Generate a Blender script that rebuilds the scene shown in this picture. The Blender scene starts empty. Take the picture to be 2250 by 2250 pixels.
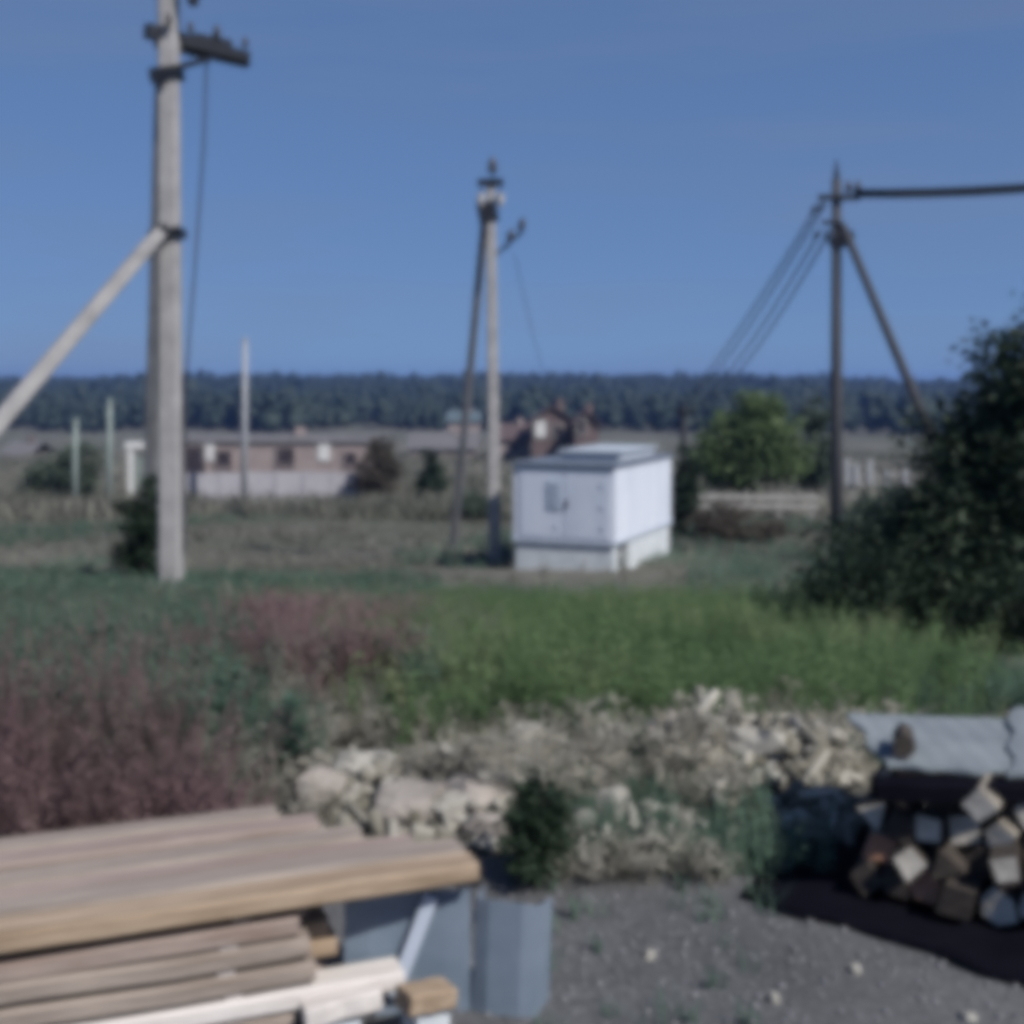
import bpy, math, random
import numpy as np
from mathutils import Vector, Matrix, noise as mnoise

random.seed(7)
rng = np.random.default_rng(11)
scene = bpy.context.scene
col = scene.collection
R = math.radians

# ------------------------------------------------------------------ camera
F = 2700.0                     # focal length in pixels of the 2250 px photograph
EYE = 1.6
HOR = 850.0
FILTER = 10.0
cam_d = bpy.data.cameras.new('camera')
cam = bpy.data.objects.new('camera', cam_d)
col.objects.link(cam)
cam.location = (0, 0, EYE)
cam.rotation_euler = (R(90), 0, 0)
cam_d.sensor_width = 36
cam_d.lens = 36 * F / 2250
cam_d.shift_y = -(1125 - HOR) / 2250
cam_d.dof.use_dof = True            # the photograph is slightly out of focus all over
cam_d.dof.focus_distance = 0.22
cam_d.dof.aperture_fstop = 40.0
cam_d.clip_start = 0.05
cam_d.clip_end = 20000
scene.camera = cam

# ------------------------------------------------------------------ light
SUN_AZ, SUN_EL = 134.0, 44.0
world = bpy.data.worlds.new('World')
scene.world = world
world.use_nodes = True
wn = world.node_tree
wn.nodes.clear()
sky = wn.nodes.new('ShaderNodeTexSky')
sky.sky_type = 'NISHITA'
sky.sun_disc = False
sky.sun_elevation = R(SUN_EL)
sky.sun_rotation = R(SUN_AZ)
sky.altitude = 400
sky.air_density = 0.7
sky.dust_density = 0.0
sky.ozone_density = 2.2
tintn = wn.nodes.new('ShaderNodeMix')
tintn.data_type = 'RGBA'
tintn.blend_type = 'MULTIPLY'
tintn.inputs[0].default_value = 1.0
tintn.inputs[7].default_value = (0.91, 1.41, 2.34, 1)
bg = wn.nodes.new('ShaderNodeBackground')
bg.inputs['Strength'].default_value = 0.093
wo = wn.nodes.new('ShaderNodeOutputWorld')
gam = wn.nodes.new('ShaderNodeGamma')       # flat, even summer blue as the phone recorded it
gam.inputs['Gamma'].default_value = 0.37
wn.links.new(sky.outputs[0], gam.inputs['Color'])
wn.links.new(gam.outputs[0], tintn.inputs[6])
wtc = wn.nodes.new('ShaderNodeTexCoord')
wmp = wn.nodes.new('ShaderNodeMapping')
wmp.inputs['Rotation'].default_value = (0, R(3), 0)
wmp.inputs['Scale'].default_value = (1.6, 1.6, 13)
wnz = wn.nodes.new('ShaderNodeTexNoise')          # faint high cirrus streaks
wnz.inputs['Scale'].default_value = 1.7
wnz.inputs['Detail'].default_value = 5
wmr = wn.nodes.new('ShaderNodeMapRange')
wmr.inputs['From Min'].default_value = 0.42
wmr.inputs['From Max'].default_value = 0.72
wmr.inputs['To Max'].default_value = 0.30
cirrus = wn.nodes.new('ShaderNodeMix')
cirrus.data_type = 'RGBA'
cirrus.inputs[7].default_value = (1.95, 2.35, 3.3, 1)
wn.links.new(wtc.outputs['Generated'], wmp.inputs[0])
wn.links.new(wmp.outputs[0], wnz.inputs['Vector'])
wn.links.new(wnz.outputs['Fac'], wmr.inputs['Value'])
wn.links.new(wmr.outputs[0], cirrus.inputs[0])
wn.links.new(tintn.outputs[2], cirrus.inputs[6])
wn.links.new(cirrus.outputs[2], bg.inputs['Color'])
wn.links.new(bg.outputs[0], wo.inputs['Surface'])

sd = bpy.data.lights.new('sun', 'SUN')
sd.energy = 5.0
sd.angle = R(0.5)
sd.color = (1.0, 0.965, 0.90)
sun = bpy.data.objects.new('sun', sd)
col.objects.link(sun)
sv = Vector((math.sin(R(SUN_AZ)) * math.cos(R(SUN_EL)), math.cos(R(SUN_AZ)) * math.cos(R(SUN_EL)), math.sin(R(SUN_EL))))
sun.rotation_euler = (-sv).to_track_quat('-Z', 'Y').to_euler()
sun.location = (30, -10, 40)

scene.view_settings.view_transform = 'Standard'
scene.view_settings.look = 'None'
scene.view_settings.exposure = 0.12
scene.view_settings.gamma = 1.0
scene.view_settings.use_curve_mapping = False
scene.render.engine = 'CYCLES'
scene.cycles.use_denoising = True
scene.cycles.max_bounces = 4
scene.cycles.volume_bounces = 0
scene.cycles.transparent_max_bounces = 8
scene.cycles.pixel_filter_type = 'GAUSSIAN'
scene.cycles.filter_width = FILTER   # soft cheap lens and sensor, as in the photograph

# ------------------------------------------------------------------ terrain
PY = np.array([-40, 5.2, 7, 26, 60, 110, 200, 340, 450, 600, 900, 1200, 2500, 9000], float)
PZ = np.array([0, 0, -0.14, -2.28, -4.0, -5.6, -8.0, -11.2, -10.6, -6.6, 1.6, 3.0, -10, -60], float)
_yy = np.concatenate([np.linspace(-40, 120, 3201), np.linspace(121, 9000, 2960)])
_zz = np.interp(_yy, PY, PZ)
_k = 15
_near = np.convolve(np.pad(_zz[:3201], (_k, _k), 'edge'), np.ones(2 * _k + 1) / (2 * _k + 1), 'valid')
_zz[:3201] = _near

def terr(x, y):
    x = np.asarray(x, float)
    y = np.asarray(y, float)
    z = np.interp(y, _yy, _zz)
    a = np.clip((y - 6) / 12, 0, 1)
    z = z + a * 0.10 * np.sin(x * 0.33 + 1.1) * np.sin(y * 0.27 + 0.4)
    z = z + 0.012 * np.sin(x * 2.1 + y * 1.3) * np.sin(y * 1.7 - x * 0.8)
    far = np.clip((y - 350) / 500, 0, 1)
    u = x / np.maximum(y, 1)
    z = z + far * (-4.0 * np.clip((u - 0.22) / 0.12, 0, 1) + 1.5 * np.exp(-((u - 0.03) / 0.06) ** 2) - 2.0 * np.clip((-u - 0.3) / 0.1, 0, 1))
    return z

def vn(x, y, s, o=0.0):
    return mnoise.noise((x * s + o, y * s - o, o * 0.37))

def tz(x, y):
    return float(terr(x, y))

def wx(px, d):
    return (px - 1125.0) / F * d

def wz(py, d):
    return EYE - (py - HOR) * d / F

# ------------------------------------------------------------------ materials
def new_mat(name):
    m = bpy.data.materials.new(name)
    m.use_nodes = True
    nt = m.node_tree
    b = nt.nodes['Principled BSDF']
    b.inputs['Specular IOR Level'].default_value = 0.25
    return m, nt, b

def mat(name, c1, c2, scale=6.0, rough=0.85, bump=0.0, bscale=None, stretch=(1, 1, 1), metal=0.0, c3=None, detail=6.0):
    m, nt, b = new_mat(name)
    tc = nt.nodes.new('ShaderNodeTexCoord')
    mp = nt.nodes.new('ShaderNodeMapping')
    mp.inputs['Scale'].default_value = stretch
    nz = nt.nodes.new('ShaderNodeTexNoise')
    nz.inputs['Scale'].default_value = scale
    nz.inputs['Detail'].default_value = detail
    nz.inputs['Roughness'].default_value = 0.65
    cr = nt.nodes.new('ShaderNodeValToRGB')
    cr.color_ramp.elements[0].position = 0.32
    cr.color_ramp.elements[1].position = 0.68
    cr.color_ramp.elements[0].color = (*c1, 1)
    cr.color_ramp.elements[1].color = (*c2, 1)
    if c3:
        e = cr.color_ramp.elements.new(0.5)
        e.color = (*c3, 1)
    nt.links.new(tc.outputs['Object'], mp.inputs[0])
    nt.links.new(mp.outputs[0], nz.inputs['Vector'])
    nt.links.new(nz.outputs['Fac'], cr.inputs[0])
    nt.links.new(cr.outputs[0], b.inputs['Base Color'])
    b.inputs['Roughness'].default_value = rough
    b.inputs['Metallic'].default_value = metal
    if bump:
        n2 = nt.nodes.new('ShaderNodeTexNoise')
        n2.inputs['Scale'].default_value = bscale or scale * 4
        n2.inputs['Detail'].default_value = 5
        bp = nt.nodes.new('ShaderNodeBump')
        bp.inputs['Strength'].default_value = bump
        bp.inputs['Distance'].default_value = 0.02
        nt.links.new(mp.outputs[0], n2.inputs['Vector'])
        nt.links.new(n2.outputs['Fac'], bp.inputs['Height'])
        nt.links.new(bp.outputs[0], b.inputs['Normal'])
    return m

def leaf_mat(name, cols, transl=0.3, rough=0.6):
    """colour picked by the per-plant 'tint' attribute"""
    m, nt, b = new_mat(name)
    at = nt.nodes.new('ShaderNodeAttribute')
    at.attribute_name = 'tint'
    cr = nt.nodes.new('ShaderNodeValToRGB')
    els = cr.color_ramp.elements
    els[0].color = (*cols[0], 1)
    els[1].color = (*cols[-1], 1)
    for i, c in enumerate(cols[1:-1]):
        e = els.new((i + 1) / (len(cols) - 1))
        e.color = (*c, 1)
    nt.links.new(at.outputs['Fac'], cr.inputs[0])
    nt.links.new(cr.outputs[0], b.inputs['Base Color'])
    b.inputs['Roughness'].default_value = rough
    tr = nt.nodes.new('ShaderNodeBsdfTranslucent')
    mx = nt.nodes.new('ShaderNodeMixShader')
    mx.inputs[0].default_value = transl
    out = nt.nodes['Material Output']
    nt.links.new(cr.outputs[0], tr.inputs['Color'])
    nt.links.new(b.outputs[0], mx.inputs[1])
    nt.links.new(tr.outputs[0], mx.inputs[2])
    nt.links.new(mx.outputs[0], out.inputs['Surface'])
    return m

M = {}
M['concrete'] = mat('concrete', (0.23, 0.225, 0.23), (0.35, 0.34, 0.345), 3.5, 0.9, 0.3, 40)
M['concrete_shaded'] = mat('shaded_concrete', (0.14, 0.145, 0.16), (0.21, 0.21, 0.225), 4, 0.9, 0.3, 40)  # concrete with shade put into its colour, for the middle pole's brace
M['old_wood'] = mat('grey_pole_wood', (0.04, 0.042, 0.05), (0.07, 0.07, 0.08), 5, 0.9, 0.3, 30, (6, 6, 0.5))
M['dark_steel'] = mat('dark_steel', (0.006, 0.008, 0.014), (0.016, 0.018, 0.026), 9, 0.55, 0.1)
M['cable'] = mat('black_cable', (0.02, 0.022, 0.028), (0.035, 0.037, 0.045), 4, 0.6)
M['porcelain'] = mat('porcelain', (0.025, 0.025, 0.035), (0.05, 0.045, 0.05), 8, 0.25)
M['glass_ins'] = mat('pale_porcelain', (0.35, 0.33, 0.33), (0.5, 0.48, 0.46), 8, 0.3)
M['white_metal'] = mat('white_painted_metal', (0.51, 0.55, 0.64), (0.61, 0.64, 0.72), 1.6, 0.5, 0.04, 20, (1, 1, 0.45))
M['door_metal'] = mat('door_painted_metal', (0.48, 0.53, 0.63), (0.59, 0.63, 0.72), 1.8, 0.5, 0.04, 20, (1, 1, 0.4))
M['vent_metal'] = mat('vent_grey_metal', (0.38, 0.43, 0.52), (0.48, 0.53, 0.62), 3, 0.5)
M['roof_metal'] = mat('roof_blue_grey_metal', (0.11, 0.135, 0.18), (0.16, 0.185, 0.235), 3, 0.6)
M['roof_light'] = mat('roof_pale_metal', (0.36, 0.40, 0.46), (0.46, 0.50, 0.55), 3, 0.5)
M['plinth'] = mat('plinth_concrete', (0.42, 0.45, 0.48), (0.56, 0.59, 0.62), 4, 0.9, 0.3)
M['plaster'] = mat('pink_plaster', (0.22, 0.18, 0.18), (0.30, 0.255, 0.25), 1.2, 0.9)
M['wallpale'] = mat('pale_wall_render', (0.32, 0.31, 0.345), (0.40, 0.39, 0.42), 0.9, 0.9)
M['darkpane'] = mat('dark_window', (0.03, 0.026, 0.034), (0.055, 0.046, 0.058), 2, 0.25)
M['whiteframe'] = mat('white_frame', (0.5, 0.5, 0.5), (0.62, 0.62, 0.62), 4, 0.6)
M['slate'] = mat('grey_slate_roof', (0.10, 0.098, 0.105), (0.15, 0.146, 0.155), 1.5, 0.9)
M['brownwall'] = mat('brown_house_wall', (0.10, 0.075, 0.075), (0.16, 0.12, 0.12), 1, 0.9)
M['brownroof'] = mat('brown_house_roof', (0.07, 0.05, 0.055), (0.12, 0.09, 0.09), 1, 0.85)
M['blueroof'] = mat('blue_grey_house_roof', (0.07, 0.10, 0.12), (0.11, 0.14, 0.16), 1, 0.7)
M['post'] = mat('pale_post', (0.24, 0.25, 0.28), (0.33, 0.34, 0.36), 3, 0.85)
M['greenpost'] = mat('green_grey_post', (0.17, 0.21, 0.20), (0.25, 0.29, 0.28), 3, 0.85)
M['timber'] = mat('weathered_timber', (0.18, 0.145, 0.12), (0.35, 0.293, 0.25), 2.6, 0.8, 0.35, 14, (1.0, 14, 9), c3=(0.255, 0.213, 0.187))
M['timber_pink'] = mat('weathered_timber_pinkish', (0.195, 0.14, 0.115), (0.365, 0.283, 0.243), 2.2, 0.8, 0.35, 14, (1.0, 12, 9), c3=(0.265, 0.212, 0.19))
M['timber_tan'] = mat('fresh_timber_tan', (0.19, 0.135, 0.09), (0.42, 0.33, 0.25), 2.6, 0.8, 0.3, 14, (1.0, 12, 9), c3=(0.30, 0.225, 0.16))
M['timber_pale'] = mat('pale_planed_timber', (0.46, 0.42, 0.40), (0.66, 0.62, 0.60), 2.6, 0.75, 0.3, 14, (1.0, 12, 9))
M['galv'] = mat('blue_grey_steel', (0.13, 0.17, 0.22), (0.20, 0.24, 0.30), 4, 0.55, 0.08, 20, metal=0.1)
M['bark'] = mat('firewood_bark', (0.035, 0.03, 0.028), (0.085, 0.07, 0.06), 9, 0.95, 0.7, 40, (0.5, 5, 5))
M['cutwood'] = mat('cut_wood_end', (0.30, 0.275, 0.24), (0.58, 0.54, 0.48), 9, 0.85, 0.2)
M['cutwood_grey'] = mat('split_wood_side', (0.13, 0.115, 0.10), (0.27, 0.245, 0.21), 7, 0.9, 0.4, 30, (0.6, 5, 5))
M['cutwood_red'] = mat('reddish_cut_wood', (0.28, 0.13, 0.085), (0.42, 0.23, 0.15), 9, 0.85, 0.2)
M['sheet'] = mat('grey_roofing_sheet', (0.13, 0.15, 0.17), (0.21, 0.235, 0.255), 4, 0.9, 0.25, 50)
M['rubble'] = mat('broken_concrete', (0.22, 0.21, 0.19), (0.37, 0.355, 0.325), 7, 0.95, 0.7, 25)
M['rubble_pink'] = mat('broken_brick_mortar', (0.22, 0.195, 0.175), (0.35, 0.315, 0.29), 7, 0.95, 0.7, 25)
M['gravel'] = mat('gravel_stone', (0.08, 0.08, 0.088), (0.22, 0.22, 0.235), 14, 0.95, 0.3, 60)
M['shadeblack'] = mat('shade_black', (0.003, 0.003, 0.006), (0.006, 0.006, 0.01), 6, 0.9, 0.1)  # near-black colour for the shade around the firewood
M['shadeblack'].node_tree.nodes['Principled BSDF'].inputs['Specular IOR Level'].default_value = 0.03
M['trunk'] = mat('tree_bark', (0.05, 0.042, 0.035), (0.11, 0.095, 0.08), 8, 0.95, 0.5, 30, (3, 3, 0.6))
M['deadwood'] = mat('dead_branch', (0.25, 0.235, 0.21), (0.42, 0.40, 0.36), 8, 0.9, 0.3, 30)
M['boardgrey'] = mat('grey_fence_board', (0.22, 0.215, 0.21), (0.36, 0.345, 0.33), 3, 0.9, 0.2)

M['leaf_dark'] = leaf_mat('leaf_dark', [(0.008, 0.018, 0.011), (0.017, 0.034, 0.019), (0.05, 0.075, 0.045)], 0.22)  # lightest tint stands for sunlit leaf clusters
M['leaf_mid'] = leaf_mat('leaf_mid', [(0.0665, 0.1045, 0.0456), (0.0950, 0.1425, 0.0608), (0.1425, 0.1900, 0.0950)], 0.3)
M['leaf_brown'] = leaf_mat('leaf_brown', [(0.0540, 0.0480, 0.0396), (0.0780, 0.0660, 0.0540), (0.1020, 0.0900, 0.0720)], 0.25)
M['leaf_grey'] = leaf_mat('leaf_grey', [(0.0473, 0.0743, 0.0540), (0.0810, 0.1080, 0.0810), (0.1215, 0.1485, 0.1148)], 0.3)
M['weed_green'] = leaf_mat('weed_green', [(0.07, 0.12, 0.052), (0.115, 0.19, 0.085), (0.155, 0.225, 0.11), (0.25, 0.26, 0.16)], 0.35)
M['weed_teal'] = leaf_mat('weed_teal', [(0.06, 0.105, 0.078), (0.095, 0.16, 0.118), (0.15, 0.215, 0.16)], 0.3)
M['weed_red'] = leaf_mat('weed_red', [(0.085, 0.068, 0.062), (0.165, 0.108, 0.11), (0.215, 0.138, 0.148), (0.25, 0.185, 0.18)], 0.25)
M['weed_drab'] = leaf_mat('weed_drab', [(0.1170, 0.1196, 0.0975), (0.1755, 0.1716, 0.1456), (0.2470, 0.2405, 0.2080)], 0.25)
M['weed_straw'] = leaf_mat('weed_straw', [(0.2400, 0.2220, 0.1800), (0.3600, 0.3360, 0.2880), (0.5040, 0.4800, 0.4260)], 0.25)
M['scrap'] = leaf_mat('rubble_scrap', [(0.115, 0.108, 0.085), (0.165, 0.155, 0.13), (0.235, 0.222, 0.195), (0.40, 0.38, 0.34)], 0.0, 0.9)
M['forest'] = leaf_mat('forest_leaf', [(0.014, 0.026, 0.022), (0.024, 0.038, 0.03), (0.036, 0.05, 0.04)], 0.1)

# ground: gravel yard, bare soil and dry turf by place
def ground_mat():
    m, nt, b = new_mat('ground_soil_and_gravel')
    L = nt.links.new
    geo = nt.nodes.new('ShaderNodeNewGeometry')
    sep = nt.nodes.new('ShaderNodeSeparateXYZ')
    L(geo.outputs['Position'], sep.inputs[0])
    def nz(scale, detail=6, rough=0.6):
        n = nt.nodes.new('ShaderNodeTexNoise')
        n.inputs['Scale'].default_value = scale
        n.inputs['Detail'].default_value = detail
        n.inputs['Roughness'].default_value = rough
        L(geo.outputs['Position'], n.inputs['Vector'])
        return n
    def ramp(src, stops):
        r = nt.nodes.new('ShaderNodeValToRGB')
        els = r.color_ramp.elements
        els[0].position, els[0].color = stops[0][0], (*stops[0][1], 1)
        els[1].position, els[1].color = stops[-1][0], (*stops[-1][1], 1)
        for p, c in stops[1:-1]:
            e = els.new(p)
            e.color = (*c, 1)
        L(src, r.inputs[0])
        return r
    grav = ramp(nz(38, 8, 0.75).outputs['Fac'], [(0.3, (0.06, 0.062, 0.068)), (0.5, (0.10, 0.103, 0.112)), (0.72, (0.19, 0.192, 0.205))])
    gv = ramp(nz(1.1, 5, 0.6).outputs['Fac'], [(0.35, (0.78, 0.77, 0.75)), (0.65, (1.22, 1.2, 1.17))])
    gm = nt.nodes.new('ShaderNodeMix')
    gm.data_type = 'RGBA'
    gm.blend_type = 'MULTIPLY'
    gm.inputs[0].default_value = 1.0
    L(grav.outputs[0], gm.inputs[6])
    L(gv.outputs[0], gm.inputs[7])
    soil = ramp(nz(1.3, 7, 0.7).outputs['Fac'], [(0.3, (0.075, 0.08, 0.06)), (0.5, (0.12, 0.117, 0.098)), (0.72, (0.19, 0.175, 0.155))])
    fld = ramp(nz(0.07, 8, 0.7).outputs['Fac'], [(0.34, (0.060, 0.075, 0.052)), (0.5, (0.10, 0.10, 0.082)), (0.68, (0.165, 0.145, 0.125))])
    wob = nz(0.9, 4)
    def band(lo, hi):
        ad = nt.nodes.new('ShaderNodeMath')
        ad.operation = 'MULTIPLY_ADD'
        ad.inputs[1].default_value = (hi - lo) * 0.9
        L(wob.outputs['Fac'], ad.inputs[0])
        L(sep.outputs['Y'], ad.inputs[2])
        mr = nt.nodes.new('ShaderNodeMapRange')
        mr.inputs['From Min'].default_value = lo + (hi - lo) * 0.45
        mr.inputs['From Max'].default_value = hi + (hi - lo) * 0.45
        L(ad.outputs[0], mr.inputs['Value'])
        return mr
    def mix(f, a, c):
        x = nt.nodes.new('ShaderNodeMix')
        x.data_type = 'RGBA'
        L(f, x.inputs[0])
        L(a, x.inputs[6])
        L(c, x.inputs[7])
        return x.outputs[2]
    c = mix(band(3.9, 4.7).outputs[0], gm.outputs[2], soil.outputs[0])
    c = mix(band(18, 40).outputs[0], c, fld.outputs[0])
    L(c, b.inputs['Base Color'])
    b.inputs['Roughness'].default_value = 0.95
    bp = nt.nodes.new('ShaderNodeBump')
    bp.inputs['Strength'].default_value = 0.6
    bp.inputs['Distance'].default_value = 0.03
    L(nz(30, 8, 0.75).outputs['Fac'], bp.inputs['Height'])
    L(bp.outputs[0], b.inputs['Normal'])
    return m
M['ground'] = ground_mat()

# ------------------------------------------------------------------ mesh helpers
def tag(o, label=None, cat=None, group=None, kind=None):
    if label:
        o['label'] = label
    if cat:
        o['category'] = cat
    if group:
        o['group'] = group
    if kind:
        o['kind'] = kind
    return o

def root(name, loc, label, cat, group=None):
    o = bpy.data.objects.new(name, None)
    o.empty_display_size = 0.2
    col.objects.link(o)
    o.location = loc
    return tag(o, label, cat, group)

def world_origin(o):
    v = Vector((0, 0, 0))
    while o is not None:
        v += Vector(o.location)
        o = o.parent
    return v

class MB:
    def __init__(self):
        self.v, self.f, self.mi = [], [], []

    def add(self, verts, faces, mi=0):
        n = len(self.v)
        self.v += [tuple(p) for p in verts]
        self.f += [tuple(i + n for i in fc) for fc in faces]
        self.mi += [mi] * len(faces)
        return self

    def beam(self, p0, p1, s0, s1=None, up=(0, 0, 1), chamfer=0.0, mi=0, cap_mi=None, seg=1, wob=0.0):
        """rectangular bar from p0 to p1; s = (width, height) at each end"""
        p0, p1 = Vector(p0), Vector(p1)
        s1 = s1 or s0
        ax = (p1 - p0).normalized()
        upv = Vector(up)
        if abs(ax.dot(upv)) > 0.98:
            upv = Vector((0, 1, 0))
        side = ax.cross(upv).normalized()
        upv = side.cross(ax).normalized()
        rings = []
        for k in range(seg + 1):
            t = k / seg
            c = p0.lerp(p1, t)
            if wob and 0 < k < seg:
                c = c + side * random.uniform(-wob, wob) + upv * random.uniform(-wob, wob)
            w = (s0[0] + (s1[0] - s0[0]) * t) / 2
            h = (s0[1] + (s1[1] - s0[1]) * t) / 2
            if chamfer:
                q = chamfer
                pts = [(-w + q, -h), (w - q, -h), (w, -h + q), (w, h - q), (w - q, h), (-w + q, h), (-w, h - q), (-w, -h + q)]
            else:
                pts = [(-w, -h), (w, -h), (w, h), (-w, h)]
            rings.append([c + side * a + upv * b for a, b in pts])
        m = len(rings[0])
        vs = [p for r in rings for p in r]
        fs = [(k * m + i, k * m + (i + 1) % m, (k + 1) * m + (i + 1) % m, (k + 1) * m + i) for k in range(seg) for i in range(m)]
        self.add(vs, fs, mi)
        n = len(self.v) - len(vs)
        self.f += [tuple(n + i for i in reversed(range(m))), tuple(n + seg * m + i for i in range(m))]
        self.mi += [mi if cap_mi is None else cap_mi] * 2
        return self

    def box(self, c, s, rz=0.0, mi=0):
        cx, cy, cz = c
        a, b = math.cos(rz), math.sin(rz)
        vs = []
        for z in (-1, 1):
            for x, y in ((-1, -1), (1, -1), (1, 1), (-1, 1)):
                X, Y = x * s[0] / 2, y * s[1] / 2
                vs.append((cx + X * a - Y * b, cy + X * b + Y * a, cz + z * s[2] / 2))
        return self.add(vs, [(3, 2, 1, 0), (4, 5, 6, 7), (0, 1, 5, 4), (1, 2, 6, 5), (2, 3, 7, 6), (3, 0, 4, 7)], mi)

    def tube(self, pts, rad, n=8, mi=0):
        pts = [Vector(p) for p in pts]
        if not isinstance(rad, (list, tuple)):
            rad = [rad] * len(pts)
        rings = []
        for k, p in enumerate(pts):
            a = pts[max(0, k - 1)]
            b = pts[min(len(pts) - 1, k + 1)]
            ax = (b - a).normalized()
            ref = Vector((0, 0, 1)) if abs(ax.z) < 0.9 else Vector((0, 1, 0))
            s = ax.cross(ref).normalized()
            u = s.cross(ax)
            rings.append([p + (s * math.cos(2 * math.pi * i / n) + u * math.sin(2 * math.pi * i / n)) * rad[k] for i in range(n)])
        vs = [p for r in rings for p in r]
        fs = [(k * n + i, k * n + (i + 1) % n, (k + 1) * n + (i + 1) % n, (k + 1) * n + i) for k in range(len(pts) - 1) for i in range(n)]
        fs += [tuple(reversed(range(n))), tuple((len(pts) - 1) * n + i for i in range(n))]
        return self.add(vs, fs, mi)

    def lathe(self, c, prof, n=12, axis=(0, 0, 1), mi=0):
        """prof: (radius, height) pairs along the axis from c"""
        ax = Vector(axis).normalized()
        c = Vector(c)
        return self.tube_prof(c, ax, prof, n, mi)

    def tube_prof(self, c, ax, prof, n, mi):
        ref = Vector((0, 0, 1)) if abs(ax.z) < 0.9 else Vector((0, 1, 0))
        s = ax.cross(ref).normalized()
        u = s.cross(ax)
        vs = [c + ax * h + (s * math.cos(2 * math.pi * i / n) + u * math.sin(2 * math.pi * i / n)) * r for r, h in prof for i in range(n)]
        fs = [(k * n + i, k * n + (i + 1) % n, (k + 1) * n + (i + 1) % n, (k + 1) * n + i) for k in range(len(prof) - 1) for i in range(n)]
        fs += [tuple(reversed(range(n))), tuple((len(prof) - 1) * n + i for i in range(n))]
        return self.add(vs, fs, mi)

    def build(self, name, mats, parent=None, smooth=False, origin=None):
        me = bpy.data.meshes.new(name)
        o0 = world_origin(parent) if parent else Vector(origin or (0, 0, 0))
        me.from_pydata([(v[0] - o0.x, v[1] - o0.y, v[2] - o0.z) for v in self.v], [], self.f)
        if not isinstance(mats, (list, tuple)):
            mats = [mats]
        for m_ in mats:
            me.materials.append(M[m_])
        if len(mats) > 1:
            me.polygons.foreach_set('material_index', self.mi)
        if smooth:
            me.polygons.foreach_set('use_smooth', [True] * len(me.polygons))
        me.update()
        o = bpy.data.objects.new(name, me)
        col.objects.link(o)
        if parent:
            o.parent = parent
        else:
            o.location = o0
        return o

def np_mesh(name, V, Fq, material, tint=None, parent=None, origin=(0, 0, 0), smooth=False):
    """V (n,3); Fq list of index arrays, each (m,k)"""
    me = bpy.data.meshes.new(name)
    V = np.asarray(V, np.float32) - np.asarray(origin, np.float32)
    me.vertices.add(len(V))
    me.vertices.foreach_set('co', V.ravel())
    li, ls, lt, pos = [], [], [], 0
    for fa in Fq:
        fa = np.asarray(fa, np.int32)
        li.append(fa.ravel())
        ls.append(pos + np.arange(len(fa)) * fa.shape[1])
        lt.append(np.full(len(fa), fa.shape[1]))
        pos += fa.size
    li, ls, lt = np.concatenate(li), np.concatenate(ls), np.concatenate(lt)
    me.loops.add(len(li))
    me.loops.foreach_set('vertex_index', li.astype(np.int32))
    me.polygons.add(len(ls))
    me.polygons.foreach_set('loop_start', ls.astype(np.int32))
    me.polygons.foreach_set('loop_total', lt.astype(np.int32))
    if smooth:
        me.polygons.foreach_set('use_smooth', np.ones(len(ls), bool))
    me.update(calc_edges=True)
    if tint is not None:
        a = me.attributes.new('tint', 'FLOAT', 'POINT')
        a.data.foreach_set('value', np.asarray(tint, np.float32))
    me.materials.append(material)
    o = bpy.data.objects.new(name, me)
    col.objects.link(o)
    if parent:
        o.parent = parent
        o.location = Vector(origin) - world_origin(parent)
    else:
        o.location = origin
    return o

# ------------------------------------------------------------------ ground
def build_ground():
    ys = np.concatenate([np.linspace(-35, 0, 12)[:-1], np.linspace(0, 30, 121)[:-1], np.linspace(30, 130, 80)[:-1],
                         np.geomspace(130, 1300, 60)[:-1], np.geomspace(1300, 2500, 6)])
    us = np.linspace(-1, 1, 121)
    us = np.sign(us) * np.abs(us) ** 1.35
    X = us[None, :] * (18 + 1.1 * np.maximum(ys, 0))[:, None]
    Y = np.repeat(ys[:, None], len(us), 1)
    Z = terr(X, Y)
    V = np.stack([X, Y, Z], -1).reshape(-1, 3)
    nr, nc = len(ys), len(us)
    i = (np.arange(nr - 1)[:, None] * nc + np.arange(nc - 1)[None, :]).ravel()
    Fq = np.stack([i, i + 1, i + nc + 1, i + nc], -1)
    o = np_mesh('ground', V, [Fq], M['ground'], smooth=True)
    tag(o, 'gravel yard and rough weedy field sloping away to the woods', None, None, 'structure')
build_ground()

# ------------------------------------------------------------------ far forest
def ico():
    t = (1 + 5 ** 0.5) / 2
    v = np.array([(-1, t, 0), (1, t, 0), (-1, -t, 0), (1, -t, 0), (0, -1, t), (0, 1, t), (0, -1, -t), (0, 1, -t), (t, 0, -1), (t, 0, 1), (-t, 0, -1), (-t, 0, 1)], float)
    v /= np.linalg.norm(v[0])
    f = np.array([(0, 11, 5), (0, 5, 1), (0, 1, 7), (0, 7, 10), (0, 10, 11), (1, 5, 9), (5, 11, 4), (11, 10, 2), (10, 7, 6), (7, 1, 8), (3, 9, 4), (3, 4, 2), (3, 2, 6), (3, 6, 8), (3, 8, 9), (4, 9, 5), (2, 4, 11), (6, 2, 10), (8, 6, 7), (9, 8, 1)])
    return v, f
ICO = ico()

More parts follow.
